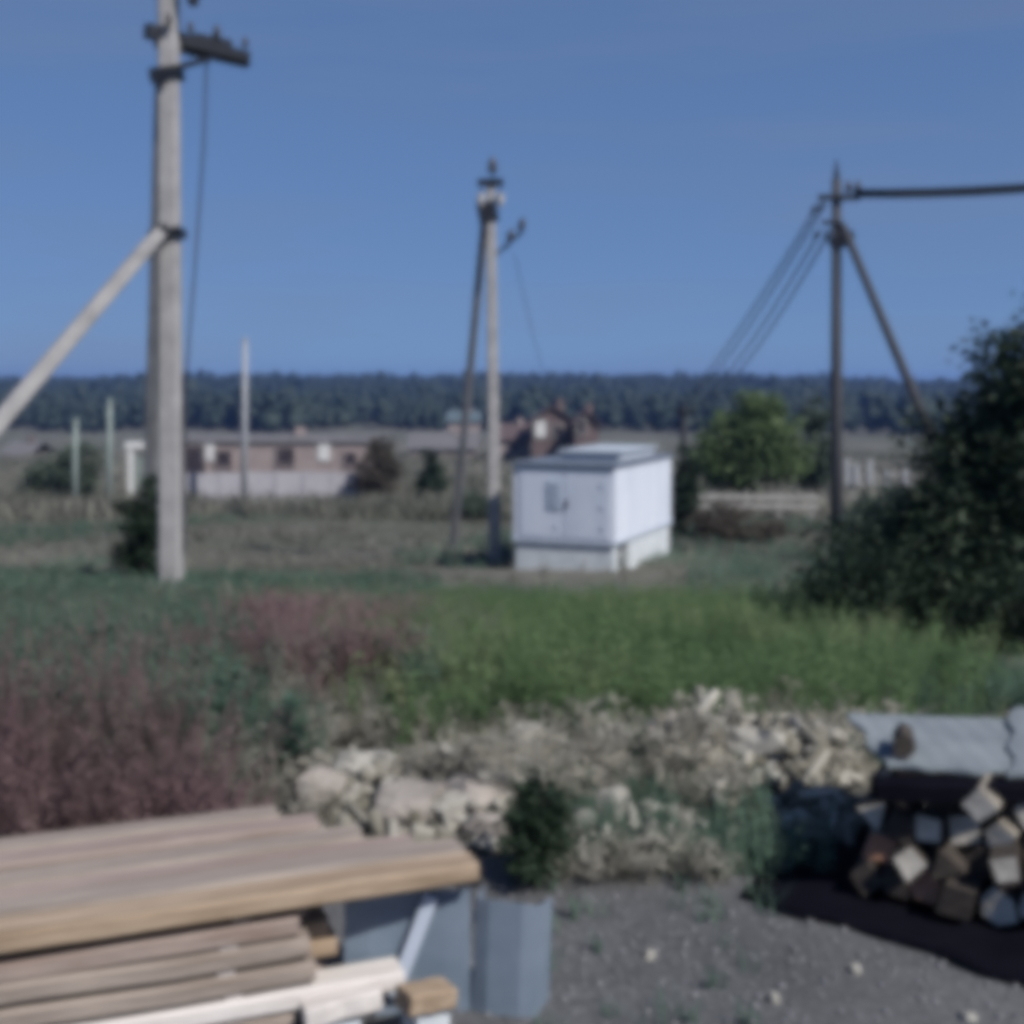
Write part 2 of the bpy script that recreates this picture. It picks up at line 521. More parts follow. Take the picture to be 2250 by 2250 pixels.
def build_forest():
    v0, f0 = ICO
    Vs, Fs, T = [], [], []
    n = 0
    cand = []
    for _ in range(9000):
        y = 290 + 700 * rng.random() ** 0.85
        u = rng.uniform(-0.62, 0.62)
        front = 345 - 70 * np.clip((u - 0.1) / 0.15, 0, 1)
        if y < front + 18 * math.sin(u * 40):
            continue
        cand.append((u * y, y))
    for x, y in cand:
        h = rng.uniform(5.0, 10.0) * (1 + 0.35 * vn(x, y, 0.02, 3)) * (1.35 if rng.random() < 0.04 else 1)
        w = h * rng.uniform(0.24, 0.36)
        z = tz(x, y)
        tint = rng.random()
        for k in range(3):
            s = np.array([w, w, h * 0.30]) * rng.uniform(0.75, 1.1, 3) * (1.0, 0.85, 0.6)[k]
            c = np.array([x, y, z + h * (0.36, 0.62, 0.84)[k]]) + rng.normal(0, 0.25 * w, 3) * (1, 1, 0.3)
            Vs.append(c + v0 * s * rng.uniform(0.75, 1.25, (12, 1)))
            Fs.append(f0 + n)
            T.append(np.full(12, np.clip(tint + rng.normal(0, 0.15), 0, 1)))
            n += 12
    o = np_mesh('forest', np.concatenate(Vs), [np.concatenate(Fs)], M['forest'], np.concatenate(T))
    tag(o, 'dark bluish woods covering the far slope along the horizon', 'forest', None, 'stuff')
build_forest()

# ------------------------------------------------------------------ plants scattered as one mass
def blade(h, w, lean, az, seg=3, x=0, y=0):
    vs, fs = [], []
    ca, sa = math.cos(az), math.sin(az)
    for k in range(seg + 1):
        t = k / seg
        r = lean * h * t * t
        z = h * t * (1 - 0.25 * lean * t)
        hw = w * (1 - t) ** 0.7 / 2
        if k == seg:
            vs.append((x + ca * r, y + sa * r, z))
        else:
            vs += [(x + ca * r - sa * hw, y + sa * r + ca * hw, z), (x + ca * r + sa * hw, y + sa * r - ca * hw, z)]
    tris = []
    for k in range(seg):
        a = 2 * k
        if k == seg - 1:
            tris.append((a, a + 1, a + 2))
        else:
            tris += [(a, a + 1, a + 3), (a, a + 3, a + 2)]
    return vs, tris

def leaf(p, d, l, w, fold=0.25):
    """4-triangle leaf, folded along its rib"""
    p, d = Vector(p), Vector(d).normalized()
    s = d.cross(Vector((0, 0, 1)))
    s = s.normalized() if s.length > 1e-3 else Vector((1, 0, 0))
    up = s.cross(d)
    m = p + d * l * 0.5 - up * w * fold * 0.4
    e = p + d * l - up * l * 0.18
    vs = [p, m + s * w / 2 + up * w * fold, m - s * w / 2 + up * w * fold, m, e]
    return [tuple(v) for v in vs], [(0, 1, 3), (0, 3, 2), (3, 1, 4), (2, 3, 4)]

def join(parts):
    V, Fc = [], []
    for v, f in parts:
        n = len(V)
        V += v
        Fc += [tuple(i + n for i in t) for t in f]
    return np.array(V, float), np.array(Fc, int)

def stem(p0, p1, r):
    p0, p1 = Vector(p0), Vector(p1)
    vs = []
    for p, q in ((p0, r), (p1, r * 0.5)):
        for i in range(3):
            a = i * 2.094
            vs.append((p.x + q * math.cos(a), p.y + q * math.sin(a), p.z))
    fs = []
    for i in range(3):
        j = (i + 1) % 3
        fs += [(i, j, j + 3), (i, j + 3, i + 3)]
    return vs, fs

U = random.uniform
def rdir(zmin=-0.3, zmax=0.8):
    a = U(0, 6.283)
    z = U(zmin, zmax)
    c = math.sqrt(max(0, 1 - z * z))
    return (c * math.cos(a), c * math.sin(a), z)

def p_tuft(nb=12, h=0.4, w=0.012, spread=0.07):
    return join([blade(h * U(0.5, 1.1), w * U(0.7, 1.3), U(0.1, 0.9), U(0, 6.28), 3, U(-spread, spread), U(-spread, spread)) for _ in range(nb)])

def p_broad(h=0.6, nl=26, ll=0.13):
    ps = []
    for s in range(3):
        b = (U(-.05, .05), U(-.05, .05), 0)
        t = (b[0] + U(-.15, .15) * h, b[1] + U(-.15, .15) * h, h * U(0.7, 1.1))
        ps.append(stem(b, t, 0.006))
        for k in range(nl // 3):
            q = U(0.15, 1)
            p = Vector(b).lerp(Vector(t), q)
            ps.append(leaf(p, rdir(-0.2, 0.7), ll * U(0.6, 1.2) * (1.15 - 0.5 * q), ll * U(0.3, 0.5)))
    return join(ps)

def p_dock(h=0.8, ns=5, seeds=32):
    ps = []
    for s in range(ns):
        b = (U(-.06, .06), U(-.06, .06), 0)
        t = (b[0] + U(-.45, .45) * h, b[1] + U(-.45, .45) * h, h * U(0.45, 1.1))
        ps.append(stem(b, t, 0.005))
        for k in range(seeds):
            q = U(0.3, 1)
            p = Vector(b).lerp(Vector(t), q) + Vector(rdir(-1, 1)) * U(0, 0.12) * (1.3 - q)
            d = rdir(-0.5, 1)
            ps.append(leaf(p, d, U(0.018, 0.04), U(0.012, 0.026)))
        for k in range(5):
            p = Vector(b).lerp(Vector(t), U(0.02, 0.4))
            ps.append(leaf(p, rdir(0, 0.8), U(0.1, 0.2), U(0.025, 0.05)))
    return join(ps)

def p_dry(h=0.55, ns=5):
    ps = []
    for s in range(ns):
        b = Vector((U(-.05, .05), U(-.05, .05), 0))
        t = Vector((b.x + U(-.4, .4) * h, b.y + U(-.4, .4) * h, h * U(0.5, 1.1)))
        ps.append(stem(b, t, 0.0055))
        for k in range(5):
            p = b.lerp(t, U(0.35, 0.95))
            e = p + Vector(rdir(0.0, 0.9)) * U(0.07, 0.2)
            ps.append(stem(p, e, 0.0035))
            for j in range(3):
                ps.append(leaf(p.lerp(e, U(0.4, 1)), rdir(-0.6, 0.8), U(0.03, 0.075), U(0.008, 0.02)))
    return join(ps)

def scatter(name, protos, pts, smin, smax, material, label, zsq=1.0, tintf=None, zadd=None):
    protos = [p() for p in protos]
    Vs, Fs, T = [], [], []
    n = 0
    pts = np.asarray(pts)
    Zg = terr(pts[:, 0], pts[:, 1])
    for k, (x, y) in enumerate(pts):
        v, f = protos[rng.integers(len(protos))]
        a = rng.uniform(0, 6.283)
        s = rng.uniform(smin, smax)
        c, si = math.cos(a) * s, math.sin(a) * s
        w = np.empty_like(v)
        w[:, 0] = x + v[:, 0] * c - v[:, 1] * si
        w[:, 1] = y + v[:, 0] * si + v[:, 1] * c
        w[:, 2] = Zg[k] - 0.01 + (zadd(x, y) if zadd else 0) + v[:, 2] * s * zsq
        Vs.append(w)
        Fs.append(f + n)
        t0 = rng.random() if tintf is None else tintf(x, y)
        T.append(np.clip(t0 + rng.normal(0, 0.12, len(v)), 0, 1))
        n += len(v)
    o = np_mesh(name, np.concatenate(Vs), [np.concatenate(Fs)], material, np.concatenate(T))
    tag(o, label, 'plants', None, 'stuff')
    return o

def pick(n, px0, px1, d0, d1, accept=None, power=1.0):
    """n ground points between two picture columns and two distances"""
    out = []
    tries = 0
    while len(out) < n and tries < n * 60:
        tries += 1
        d = d0 + (d1 - d0) * rng.random() ** power
        px = rng.uniform(px0, px1)
        x = wx(px, d)
        if accept is None or accept(px, x, d):
            out.append((x, d))
    return out


# ------------------------------------------------------------------ power poles
def insulator(parent, base, axis=(0, 0, 1), s=1.0, m='porcelain', name='insulator'):
    a = Vector(axis).normalized()
    b = Vector(base)
    mb = MB().lathe(b + a * 0.10 * s, [(0.018 * s, 0), (0.05 * s, 0.01 * s), (0.055 * s, 0.035 * s), (0.035 * s, 0.05 * s), (0.05 * s, 0.07 * s), (0.04 * s, 0.11 * s), (0.025 * s, 0.125 * s), (0.032 * s, 0.15 * s), (0.012 * s, 0.165 * s)], 10, a)
    o = mb.build(name, m, parent, True)
    MB().tube([b, b + a * 0.12 * s], 0.011 * s, 6).build('pin', 'dark_steel', o)
    return o

# tall pole on the left, its top above the frame
PD = 15.0
PX = wx(377, PD)
PB = tz(PX, PD)
lp = root('utility_pole', (PX, PD, PB), 'tall thick concrete power pole with black crossarm and leaning brace, nearest of the poles', 'power pole', 'concrete and timber power poles')
zj, zc, za = wz(525, PD), wz(165, PD), wz(112, PD)
MB().beam((PX, PD, PB - 0.4), (PX - 0.045, PD, 7.6), (0.27, 0.25), (0.225, 0.20), (0, 1, 0), 0.03).build('post', 'concrete', lp)
foot = (-7.06, 12.6, tz(-7.06, 12.6) - 0.15)
MB().beam(foot, (PX - 0.09, PD - 0.19, zj + 0.06), (0.20, 0.20), (0.16, 0.16), (0, 0, 1), 0.02).build('brace', 'concrete', lp)
# second brace that leans back behind the post
by_ = PD + 3.4
bx_ = wx(326, by_)
MB().beam((bx_, by_, tz(bx_, by_) - 0.2), (PX - 0.17, PD + 0.24, zc + 0.02), (0.20, 0.20), (0.17, 0.17), (0, 1, 0), 0.02).build('brace', 'concrete', lp)
cl = MB()
for s in (-1, 1):
    cl.beam((PX - 0.20, PD + s * 0.155 , zj + 0.02), (PX + 0.14, PD + s * 0.155, zj + 0.09), (0.012, 0.11))
cl.beam((PX + 0.135, PD - 0.17, zj + 0.07), (PX + 0.135, PD + 0.17, zj + 0.07), (0.014, 0.11))
cl.beam((PX - 0.17, PD - 0.26, zj + 0.0), (PX + 0.0, PD - 0.165, zj + 0.1), (0.10, 0.16))
cl.build('brace_clamp', 'dark_steel', lp)
cl = MB()
for s in (-1, 1):
    cl.beam((PX - 0.23, PD + s * 0.145, zc - 0.02), (PX + 0.12, PD + s * 0.145, zc + 0.03), (0.014, 0.13))
cl.beam((PX - 0.22, PD - 0.15, zc - 0.03), (PX - 0.22, PD + 0.36, zc - 0.03), (0.02, 0.12))
cl.beam((PX + 0.10, PD - 0.15, zc + 0.02), (PX + 0.10, PD + 0.15, zc + 0.02), (0.02, 0.13))
cl.beam((PX - 0.19, PD - 0.16, zc - 0.10), (PX - 0.02, PD - 0.16, zc - 0.12), (0.014, 0.10))
cl.build('lower_clamp', 'dark_steel', lp)
# crossarm, running away to the right
A0 = Vector((PX - 0.26, PD - 0.17, za + 0.20))
A1 = Vector((wx(545, PD + 0.75), PD + 0.75, wz(128, PD + 0.75)))
ca = MB()
ca.beam(A0, A1, (0.13, 0.17), (0.12, 0.14), (0, 0, 1), 0.008)
ca.beam(A0 + Vector((0, 0.40, 0)), A0 + Vector((0, 0.40, 0)) + (A1 - A0) * 0.97 + Vector((0, -0.22, 0)), (0.13, 0.16), None, (0, 0, 1), 0.008)
ca.beam(A1 + Vector((0, -0.02, -0.01)), A1 + Vector((-0.05, 0.22, 0.0)), (0.06, 0.08))
ca.build('crossarm', 'dark_steel', lp)
MB().beam((PX + 0.10, PD - 0.14, zc + 0.05), A0.lerp(A1, 0.72) + Vector((0, 0.05, -0.04)), (0.05, 0.07), None, (0, 0, 1)).build('crossarm_strut', 'dark_steel', lp)
mid = A0.lerp(A1, 0.58)
MB().box((mid.x, mid.y + 0.15, mid.z + 0.03), (0.50, 0.24, 0.24), math.atan2((A1 - A0).y, (A1 - A0).x)).build('fuse_box', 'dark_steel', lp)
for t, s in ((0.42, 0.8), (0.68, 1.0), (0.97, 0.8)):
    insulator(lp, A0.lerp(A1, t) + Vector((0, 0.0, 0.05)), (0, 0, 1), s)
insulator(lp, (PX + 0.02, PD - 0.16, za + 0.2), (0, -0.2, 1), 0.8)
# hanging cable down to the post and along its right side
c0 = A0.lerp(A1, 0.56) + Vector((0, 0.1, -0.05))
MB().tube([c0, (PX + 0.33, PD + 0.25, 4.6), (PX + 0.24, PD + 0.15, 3.0), (PX + 0.175, PD, 1.7), (PX + 0.16, PD, PB + 0.6)], 0.014, 6).build('down_cable', 'cable', lp)
# upper crossarm over the frame, with one hanging insulator just reaching into view
ua = MB()
ua.beam((PX - 0.7, PD - 0.18, 6.86), (PX + 0.75, PD - 0.18, 6.86), (0.09, 0.09), None, (0, 0, 1), 0.008)
ua.build('upper_crossarm', 'dark_steel', lp)
insulator(lp, (PX + 0.31, PD - 0.18, 6.80), (0, 0, -1), 2.3)
insulator(lp, (PX - 0.62, PD - 0.18, 6.92), (0, 0, 1), 1.4)
insulator(lp, (PX + 0.68, PD - 0.18, 6.92), (0, 0, 1), 1.4)

# pole in the middle
QD = 26.0
QX = wx(1088, QD)
QB = tz(QX, QD)
qt = wz(402, QD)
qp = root('utility_pole', (QX, QD, QB), 'slim pale concrete power pole standing just left of the white cabin', 'power pole', 'concrete and timber power poles')
qtx = wx(1078, QD)
MB().beam((QX, QD, QB - 0.4), (qtx, QD, qt), (0.26, 0.24), (0.20, 0.18), (0, 1, 0), 0.025).build('post', 'concrete', qp)
qfx, qfy = wx(992, 29.6), 29.6
MB().beam((qfx, qfy, tz(qfx, qfy) - 0.2), (wx(1066, QD + 0.2), QD + 0.22, wz(470, QD)), (0.19, 0.19), (0.16, 0.16), (0, 1, 0), 0.02).build('brace', 'concrete_shaded', qp)
cb = MB()
for s in (-1, 1):
    cb.beam((wx(1050, QD), QD + s * 0.12, wz(470, QD)), (wx(1093, QD), QD + s * 0.12, wz(462, QD)), (0.014, 0.42))
cb.build('brace_clamp', 'dark_steel', qp)
MB().beam((wx(1050, QD), QD + 0.02, wz(640, QD)), (wx(1060, QD), QD - 0.02, wz(505, QD)), (0.10, 0.10)).build('cable_box', 'dark_steel', qp)
MB().beam((qtx - 0.27, QD - 0.10, qt + 0.0), (qtx + 0.27, QD - 0.10, qt + 0.0), (0.10, 0.14), None, (0, 0, 1), 0.01).build('crossarm', 'dark_steel', qp)
for s in (-0.21, 0.21):
    insulator(qp, (qtx + s, QD - 0.10, qt - 0.08), (0, 0, -1), 1.7, 'glass_ins')
insulator(qp, (qtx + 0.04, QD, qt + 0.02), (0, 0, 1), 2.0)
br = MB()
br.beam((QX + 0.02, QD - 0.05, wz(560, QD)), (wx(1148, QD), QD - 0.3, wz(512, QD)), (0.035, 0.05))
br.build('side_bracket', 'dark_steel', qp)
for px, py in ((1116, 545), (1141, 520)):
    insulator(qp, (wx(px, QD - 0.2), QD - 0.2, wz(py + 4, QD)), (0.2, 0, 1), 1.6)

# pole on the right
SD = 26.5
SX = wx(1838, SD)
SB = tz(SX, SD)
st = wz(395, SD)
sp = root('utility_pole', (SX, SD, SB), 'dark grey timber power pole with brace leaning down into the big dark bush', 'power pole', 'concrete and timber power poles')
MB().tube([(SX, SD, SB - 0.3), (SX, SD, 1.0), (SX, SD, st)], [0.15, 0.13, 0.10], 12).build('post', 'old_wood', sp, True)
MB().lathe((SX, SD, st), [(0.07, -0.05), (0.06, 0.1), (0.03, 0.32), (0.012, 0.45)], 8).build('top_spike', 'dark_steel', sp)
rfx, rfy = wx(2185, 24.5), 24.5
MB().tube([(rfx, rfy, tz(rfx, rfy) - 0.2), (SX + 0.11, SD - 0.1, wz(497, SD))], [0.12, 0.09], 10).build('brace', 'old_wood', sp, True)
cr_ = MB()
for s in (-1, 1):
    cr_.beam((SX - 0.12, SD + s * 0.14, wz(535, SD)), (SX + 0.30, SD + s * 0.14 - 0.03, wz(520, SD)), (0.014, 0.26))
cr_.beam((SX + 0.02, SD - 0.16, wz(540, SD)), (SX + 0.26, SD - 0.2, wz(510, SD)), (0.03, 0.26))
cr_.build('brace_clamp', 'dark_steel', sp)
MB().beam((SX - 0.42, SD - 0.14, wz(436, SD)), (SX + 0.46, SD - 0.14, wz(436, SD)), (0.10, 0.12), None, (0, 0, 1), 0.01).build('crossarm', 'dark_steel', sp)
MB().beam((SX - 0.34, SD - 0.13, wz(490, SD)), (SX + 0.10, SD - 0.13, wz(492, SD)), (0.08, 0.09), None, (0, 0, 1), 0.01).build('lower_crossarm', 'dark_steel', sp)
INS_L = [(SX - 0.40, wz(445, SD)), (SX - 0.24, wz(440, SD)), (SX - 0.34, wz(500, SD)), (SX - 0.12, wz(500, SD))]
for x, z in INS_L:
    insulator(sp, (x, SD - 0.15, z), (-0.5, 0.3, -0.8), 1.2)
for k in (0.22, 0.42):
    insulator(sp, (SX + k, SD - 0.15, wz(440, SD)), (0, 0, 1), 1.5)

# small dark post where the service wires come down
WD = 60.0
WX = wx(1502, WD)
wp = root('wire_post', (WX, WD, tz(WX, WD)), 'short dark post beside the white cabin where slack wires come down', 'post')
MB().tube([(WX, WD, tz(WX, WD) - 0.2), (WX, WD, wz(892, WD))], [0.2, 0.16], 8).build('shaft', 'old_wood', wp)
MB().beam((WX - 0.5, WD - 0.2, wz(905, WD)), (WX + 0.5, WD - 0.2, wz(905, WD)), (0.12, 0.12)).build('crossarm', 'dark_steel', wp)

def wire(p0, p1, sag, r, label, group):
    p0, p1 = Vector(p0), Vector(p1)
    pts = []
    for k in range(15):
        t = k / 14
        p = p0.lerp(p1, t)
        p.z -= sag * 4 * t * (1 - t)
        pts.append(p)
    o = MB().tube(pts, r, 5).build('overhead_wire', 'cable', None, True)
    tag(o, label, 'wire', group)
for k, (x, z) in enumerate(INS_L):
    wire((x - 0.1, SD - 0.1, z - 0.2), (WX - 0.45 + 0.3 * k, WD - 0.2, wz(905, WD) + 0.08), 0.35 + 0.12 * k, 0.028,
         '%s of four slack wires slanting down from the dark timber pole towards the white cabin' % ['uppermost', 'second', 'third', 'lowest'][k], 'wires slanting down behind the white cabin')
for k in range(4):
    wire((SX + 0.30 + 0.04 * k, SD - 0.15, wz(440, SD) + 0.19 - 0.045 * k), (SX + 9.5, SD - 8.0 + 0.3 * k, wz(388, SD) - 0.1 + 0.14 * (k - 1.5)), 0.32 + 0.05 * k, 0.026,
         '%s of four black wires running from the dark timber pole to the right edge' % ['uppermost', 'second', 'third', 'lowest'][k], 'wires running off to the right')
wire((wx(1130, QD), QD - 0.2, wz(560, QD)), (wx(1215, 34), 34, wz(905, 34)), 0.1, 0.008, 'faint thin wire dropping from the slim pale pole behind the cabin', None)

# ------------------------------------------------------------------ white cabin
KN = Vector((2.0, 24.0, 0))                # near corner
ku = Vector((-0.925, 0.38, 0)).normalized()     # along the front face, to the left
kv = Vector((0.38, 0.925, 0)).normalized()      # along the right-hand side, away
kw, kl = 2.13, 4.25
kz0, kz1, kz2 = -2.12, -1.45, 0.02
kr = math.atan2(ku.y, ku.x)
kc = root('metal_cabin', tuple(KN + ku * kw / 2 + kv * kl / 2 + Vector((0, 0, kz0))), 'white windowless metal cabin on a low plinth beside the slim pale pole', 'cabin')
def kbox(a0, a1, b0, b1, z0, z1, name, m, parent=None):
    c = KN + ku * (a0 + a1) / 2 + kv * (b0 + b1) / 2
    return MB().box((c.x, c.y, (z0 + z1) / 2), (a1 - a0, b1 - b0, z1 - z0), kr).build(name, m, parent or kc)
kbox(0, kw, 0, kl, kz1, kz2, 'body', 'white_metal')
kbox(0.03, kw - 0.03, 0.04, 0.30, kz0 - 0.3, kz1, 'plinth_block', 'plinth')
kbox(0.03, kw - 0.03, 1.05, kl - 0.05, kz0 - 0.5, kz1, 'plinth_block', 'plinth')
kbox(-0.02, kw + 0.02, -0.02, kl + 0.02, kz1 - 0.055, kz1 + 0.025, 'base_rail', 'vent_metal')
# roof with a shallow overhang, a raised vent housing along its middle
rf = kbox(-0.05, kw + 0.05, -0.07, kl + 0.07, kz2 + 0.002, kz2 + 0.065, 'roof', 'roof_metal')
kbox(0.30, 1.55, 1.3, 3.9, kz2 + 0.065, kz2 + 0.22, 'roof_vent_housing', 'roof_light', rf)
kbox(0.22, 1.63, 1.2, 4.0, kz2 + 0.22, kz2 + 0.26, 'housing_cap', 'roof_light', rf)
# doors on the front face
for a0, a1 in ((0.10, 1.02), (1.06, 1.98)):
    d = kbox(a0, a1, -0.022, -0.001, kz1 + 0.06, kz2 - 0.10, 'door', 'door_metal')
    for q in range(3):
        kbox(a0 + 0.12 + (0.6 if a0 < 1 else 0.0) * 0, a0 + 0.14, -0.05, -0.022, kz1 + 0.25 + 0.42 * q, kz1 + 0.33 + 0.42 * q, 'hinge', 'vent_metal', d)
vd = kbox(1.0 - 0.02 + 0.12, 1.0 + 0.40, -0.034, -0.0225, -0.85, -0.25, 'vent', 'vent_metal')
for q in range(7):
    kbox(1.12, 1.38, -0.05, -0.034, -0.82 + 0.08 * q, -0.785 + 0.08 * q, 'louvre', 'vent_metal', vd)
kbox(0.96, 0.99, -0.06, -0.022, -0.80, -0.62, 'handle', 'dark_steel')
# ribs on the sunlit side
for q in range(5):
    kbox(-0.012, -0.001, 0.02 + q * 1.03, 0.08 + q * 1.03, kz1 + 0.03, kz2 - 0.02, 'side_rib', 'white_metal')
kbox(-0.008, -0.001, 1.6, 2.5, kz1 + 0.12, kz2 - 0.15, 'side_door', 'white_metal')

# ------------------------------------------------------------------ long low house and wall on the left
HD = 62.0
hx0, hx1 = wx(330, HD), wx(812, HD)
hb = wz(1100, HD) - 0.4
ht = wz(972, HD)
hs = root('low_house', ((hx0 + hx1) / 2, HD + 3, hb), 'long low pinkish house with dark windows behind the tall left pole', 'house')
MB().box(((hx0 + hx1) / 2, HD + 3, (hb + ht) / 2), (hx1 - hx0, 6, ht - hb)).build('wall', 'plaster', hs)
rfm = MB()
for s in (-1, 1):
    rfm.add([(hx0 - .3, HD + 3 + s * 3.12, ht - 0.05), (hx1 + .3, HD + 3 + s * 3.12, ht - 0.05), (hx1 + .3, HD + 3, ht + 0.22), (hx0 - .3, HD + 3, ht + 0.22),
             (hx0 - .3, HD + 3 + s * 3.12, ht + 0.07), (hx1 + .3, HD + 3 + s * 3.12, ht + 0.07), (hx1 + .3, HD + 3, ht + 0.34), (hx0 - .3, HD + 3, ht + 0.34)],
            [(0, 1, 2, 3), (4, 5, 6, 7), (0, 1, 5, 4), (1, 2, 6, 5), (0, 3, 7, 4)])
rfo = rfm.build('roof', 'slate', hs)
MB().box((hx0 + 7.2, HD + 2.2, ht + 0.35), (0.5, 0.5, 0.7)).build('chimney', 'plaster', rfo)
for px, py, w, h in ((428, 1012, 46, 58), (492, 1008, 34, 34), (628, 1003, 38, 36), (770, 1008, 26, 28)):
    x, z = wx(px, HD), wz(py, HD)
    ww, hh = w / F * HD, h / F * HD
    wdo = MB().box((x, HD - 0.03, z), (ww, 0.05, hh)).build('window', 'darkpane', hs)
    fr = MB()
    for sx in (-1, 1):
        fr.box((x + sx * (ww / 2 + 0.04), HD - 0.05, z), (0.08, 0.1, hh + 0.16))
    fr.box((x, HD - 0.05, z + hh / 2 + 0.04), (ww, 0.1, 0.08))
    fr.box((x, HD - 0.05, z - hh / 2 - 0.04), (ww, 0.1, 0.08))
    fr.build('frame', 'plaster', wdo)
for px, py, w, h in ((460, 992, 24, 40), (712, 990, 26, 44)):
    x, z = wx(px, HD), wz(py, HD)
    MB().box((x, HD - 0.04, z), (w / F * HD, 0.06, h / F * HD)).build('shutter', 'whiteframe', hs)

# white porch frame at the left end
pc = root('porch_frame', (wx(315, 59), 59, tz(wx(315, 59), 59)), 'white painted gate frame half hidden by the dark shrub at the tall pole', 'gate')
x0, x1, zt = wx(288, 59), wx(352, 59), wz(985, 59)
for x in (x0, x1):
    MB().box((x, 59, (zt + tz(x, 59)) / 2 - 0.1), (0.26, 0.26, zt - tz(x, 59) + 0.2)).build('gate_post', 'whiteframe', pc)
MB().box(((x0 + x1) / 2, 59, zt + 0.16), (x1 - x0 + 0.5, 0.34, 0.32)).build('lintel', 'whiteframe', pc)
for k in range(6):
    MB().box((x0 + 0.22 + (x1 - x0 - 0.44) * k / 5, 59, zt - 1.2), (0.12, 0.05, 1.6)).build('gate_bar', 'greenpost', pc)

# pale precast wall in front of the house, panel by panel
wl = root('yard_wall', (wx(600, 57), 57, tz(wx(600, 57), 57)), 'low pale rendered yard wall in front of the pinkish house', 'wall')
wx0, wx1 = wx(368, 57), wx(792, 57)
NP = 7
for k in range(NP):
    a, b = wx0 + (wx1 - wx0) * k / NP, wx0 + (wx1 - wx0) * (k + 1) / NP
    m_ = (a + b) / 2
    zt_ = wz(1040 + random.uniform(-2, 2), 57)
    zb_ = tz(m_, 57) - 0.3
    MB().box((m_, 57 + random.uniform(-.02, .02), (zt_ + zb_) / 2), (b - a - 0.03, 0.14, zt_ - zb_)).build('panel', 'wallpale', wl)
    MB().box((a, 56.98, (zt_ + zb_) / 2 + 0.03), (0.2, 0.20, zt_ - zb_ + 0.04)).build('pier', 'wallpale', wl)

# slender posts in the field
for px, py0, py1, d, r, m_, lab in (
        (537, 1100, 748, 54, 0.15, 'post', 'slender pale post standing in front of the low yard wall'),
        (240, 1080, 880, 52, 0.13, 'greenpost', 'thin grey-green post left of the tall pole, the taller of two'),
        (165, 1085, 925, 52, 0.13, 'greenpost', 'thin grey-green post rising from the bush at far left')):
    x = wx(px, d)
    b = tz(x, d)
    po = root('field_post', (x, d, b), lab, 'post', 'slender posts in the field')
    zt_ = wz(py1, d)
    MB().tube([(x, d, b - 0.3), (x, d, (b + zt_) / 2), (x + 0.03, d, zt_)], [r, r * 0.9, r * 0.7], 8).build('shaft', m_, po, True)
    MB().lathe((x + 0.03, d, zt_), [(r * 0.75, -0.06), (r * 0.95, -0.02), (r * 0.95, 0.05), (r * 0.3, 0.12)], 8).build('cap', m_, po)

# ------------------------------------------------------------------ far houses
def house(px0, px1, pye, pyr, d, wall_m, roof_m, label, wins=(), gable_front=True):
    xa, xb = wx(px0, d), wx(px1, d)
    zb, ze, zr = tz((xa + xb) / 2, d) - 0.5, wz(pye, d), wz(pyr, d)
    L_ = 8.0
    h = root('village_house', ((xa + xb) / 2, d + L_ / 2, zb), label, 'house', 'village houses beyond the field')
    MB().box(((xa + xb) / 2, d + L_ / 2, (zb + ze) / 2), (xb - xa, L_, ze - zb)).build('wall', wall_m, h)
    xm = (xa + xb) / 2
    o_ = 0.35
    if gable_front:
        MB().add([(xa, d, ze), (xb, d, ze), (xm, d, zr - 0.12), (xa, d + L_, ze), (xb, d + L_, ze), (xm, d + L_, zr - 0.12)], [(0, 1, 2), (3, 5, 4), (0, 2, 5, 3), (1, 4, 5, 2), (0, 3, 4, 1)]).build('gable', wall_m, h)
        r_ = MB()
        for s, xe in ((-1, xa), (1, xb)):
            e = (xe + s * o_, ze - 0.25)
            r_.add([(e[0], d - .4, e[1]), (xm, d - .4, zr), (xm, d + L_ + .4, zr), (e[0], d + L_ + .4, e[1]),
                    (e[0], d - .4, e[1] + .12), (xm, d - .4, zr + .12), (xm, d + L_ + .4, zr + .12), (e[0], d + L_ + .4, e[1] + .12)],
                   [(0, 1, 2, 3), (4, 5, 6, 7), (0, 1, 5, 4), (2, 3, 7, 6), (0, 3, 7, 4)])
    else:
        ym = d + L_ / 2
        r_ = MB()
        for s, ye in ((-1, d), (1, d + L_)):
            e = (ye + s * o_, ze - 0.15)
            r_.add([(xa - .4, e[0], e[1]), (xa - .4, ym, zr), (xb + .4, ym, zr), (xb + .4, e[0], e[1]),
                    (xa - .4, e[0], e[1] + .12), (xa - .4, ym, zr + .12), (xb + .4, ym, zr + .12), (xb + .4, e[0], e[1] + .12)],
                   [(0, 1, 2, 3), (4, 5, 6, 7), (0, 3, 7, 4), (0, 1, 5, 4), (3, 2, 6, 7)])
    ro = r_.build('roof', roof_m, h)
    MB().box((xm + (xb - xa) * 0.2, d + L_ * 0.45, zr + 0.1), (0.6, 0.6, 1.2)).build('chimney', wall_m, ro)
    for px, py, w, hh, m_ in wins:
        x, z = wx(px, d), wz(py, d)
        w_, h_ = w / F * d, hh / F * d
        wo_ = MB().box((x, d - 0.05, z), (w_, 0.1, h_)).build('window', m_, h)
        fr = MB()
        for sx in (-1, 1):
            fr.box((x + sx * (w_ / 2 + 0.06), d - 0.07, z), (0.12, 0.14, h_ + 0.24))
            fr.box((x, d - 0.07, z + sx * (h_ / 2 + 0.06)), (w_, 0.14, 0.12))
        fr.build('frame', 'boardgrey', wo_)
    return h
house(1170, 1262, 925, 893, 118, 'brownwall', 'brownroof', 'brown house behind the white cabin with one pale window', ((1188, 942, 22, 34, 'whiteframe'), (1226, 948, 20, 26, 'darkpane')))
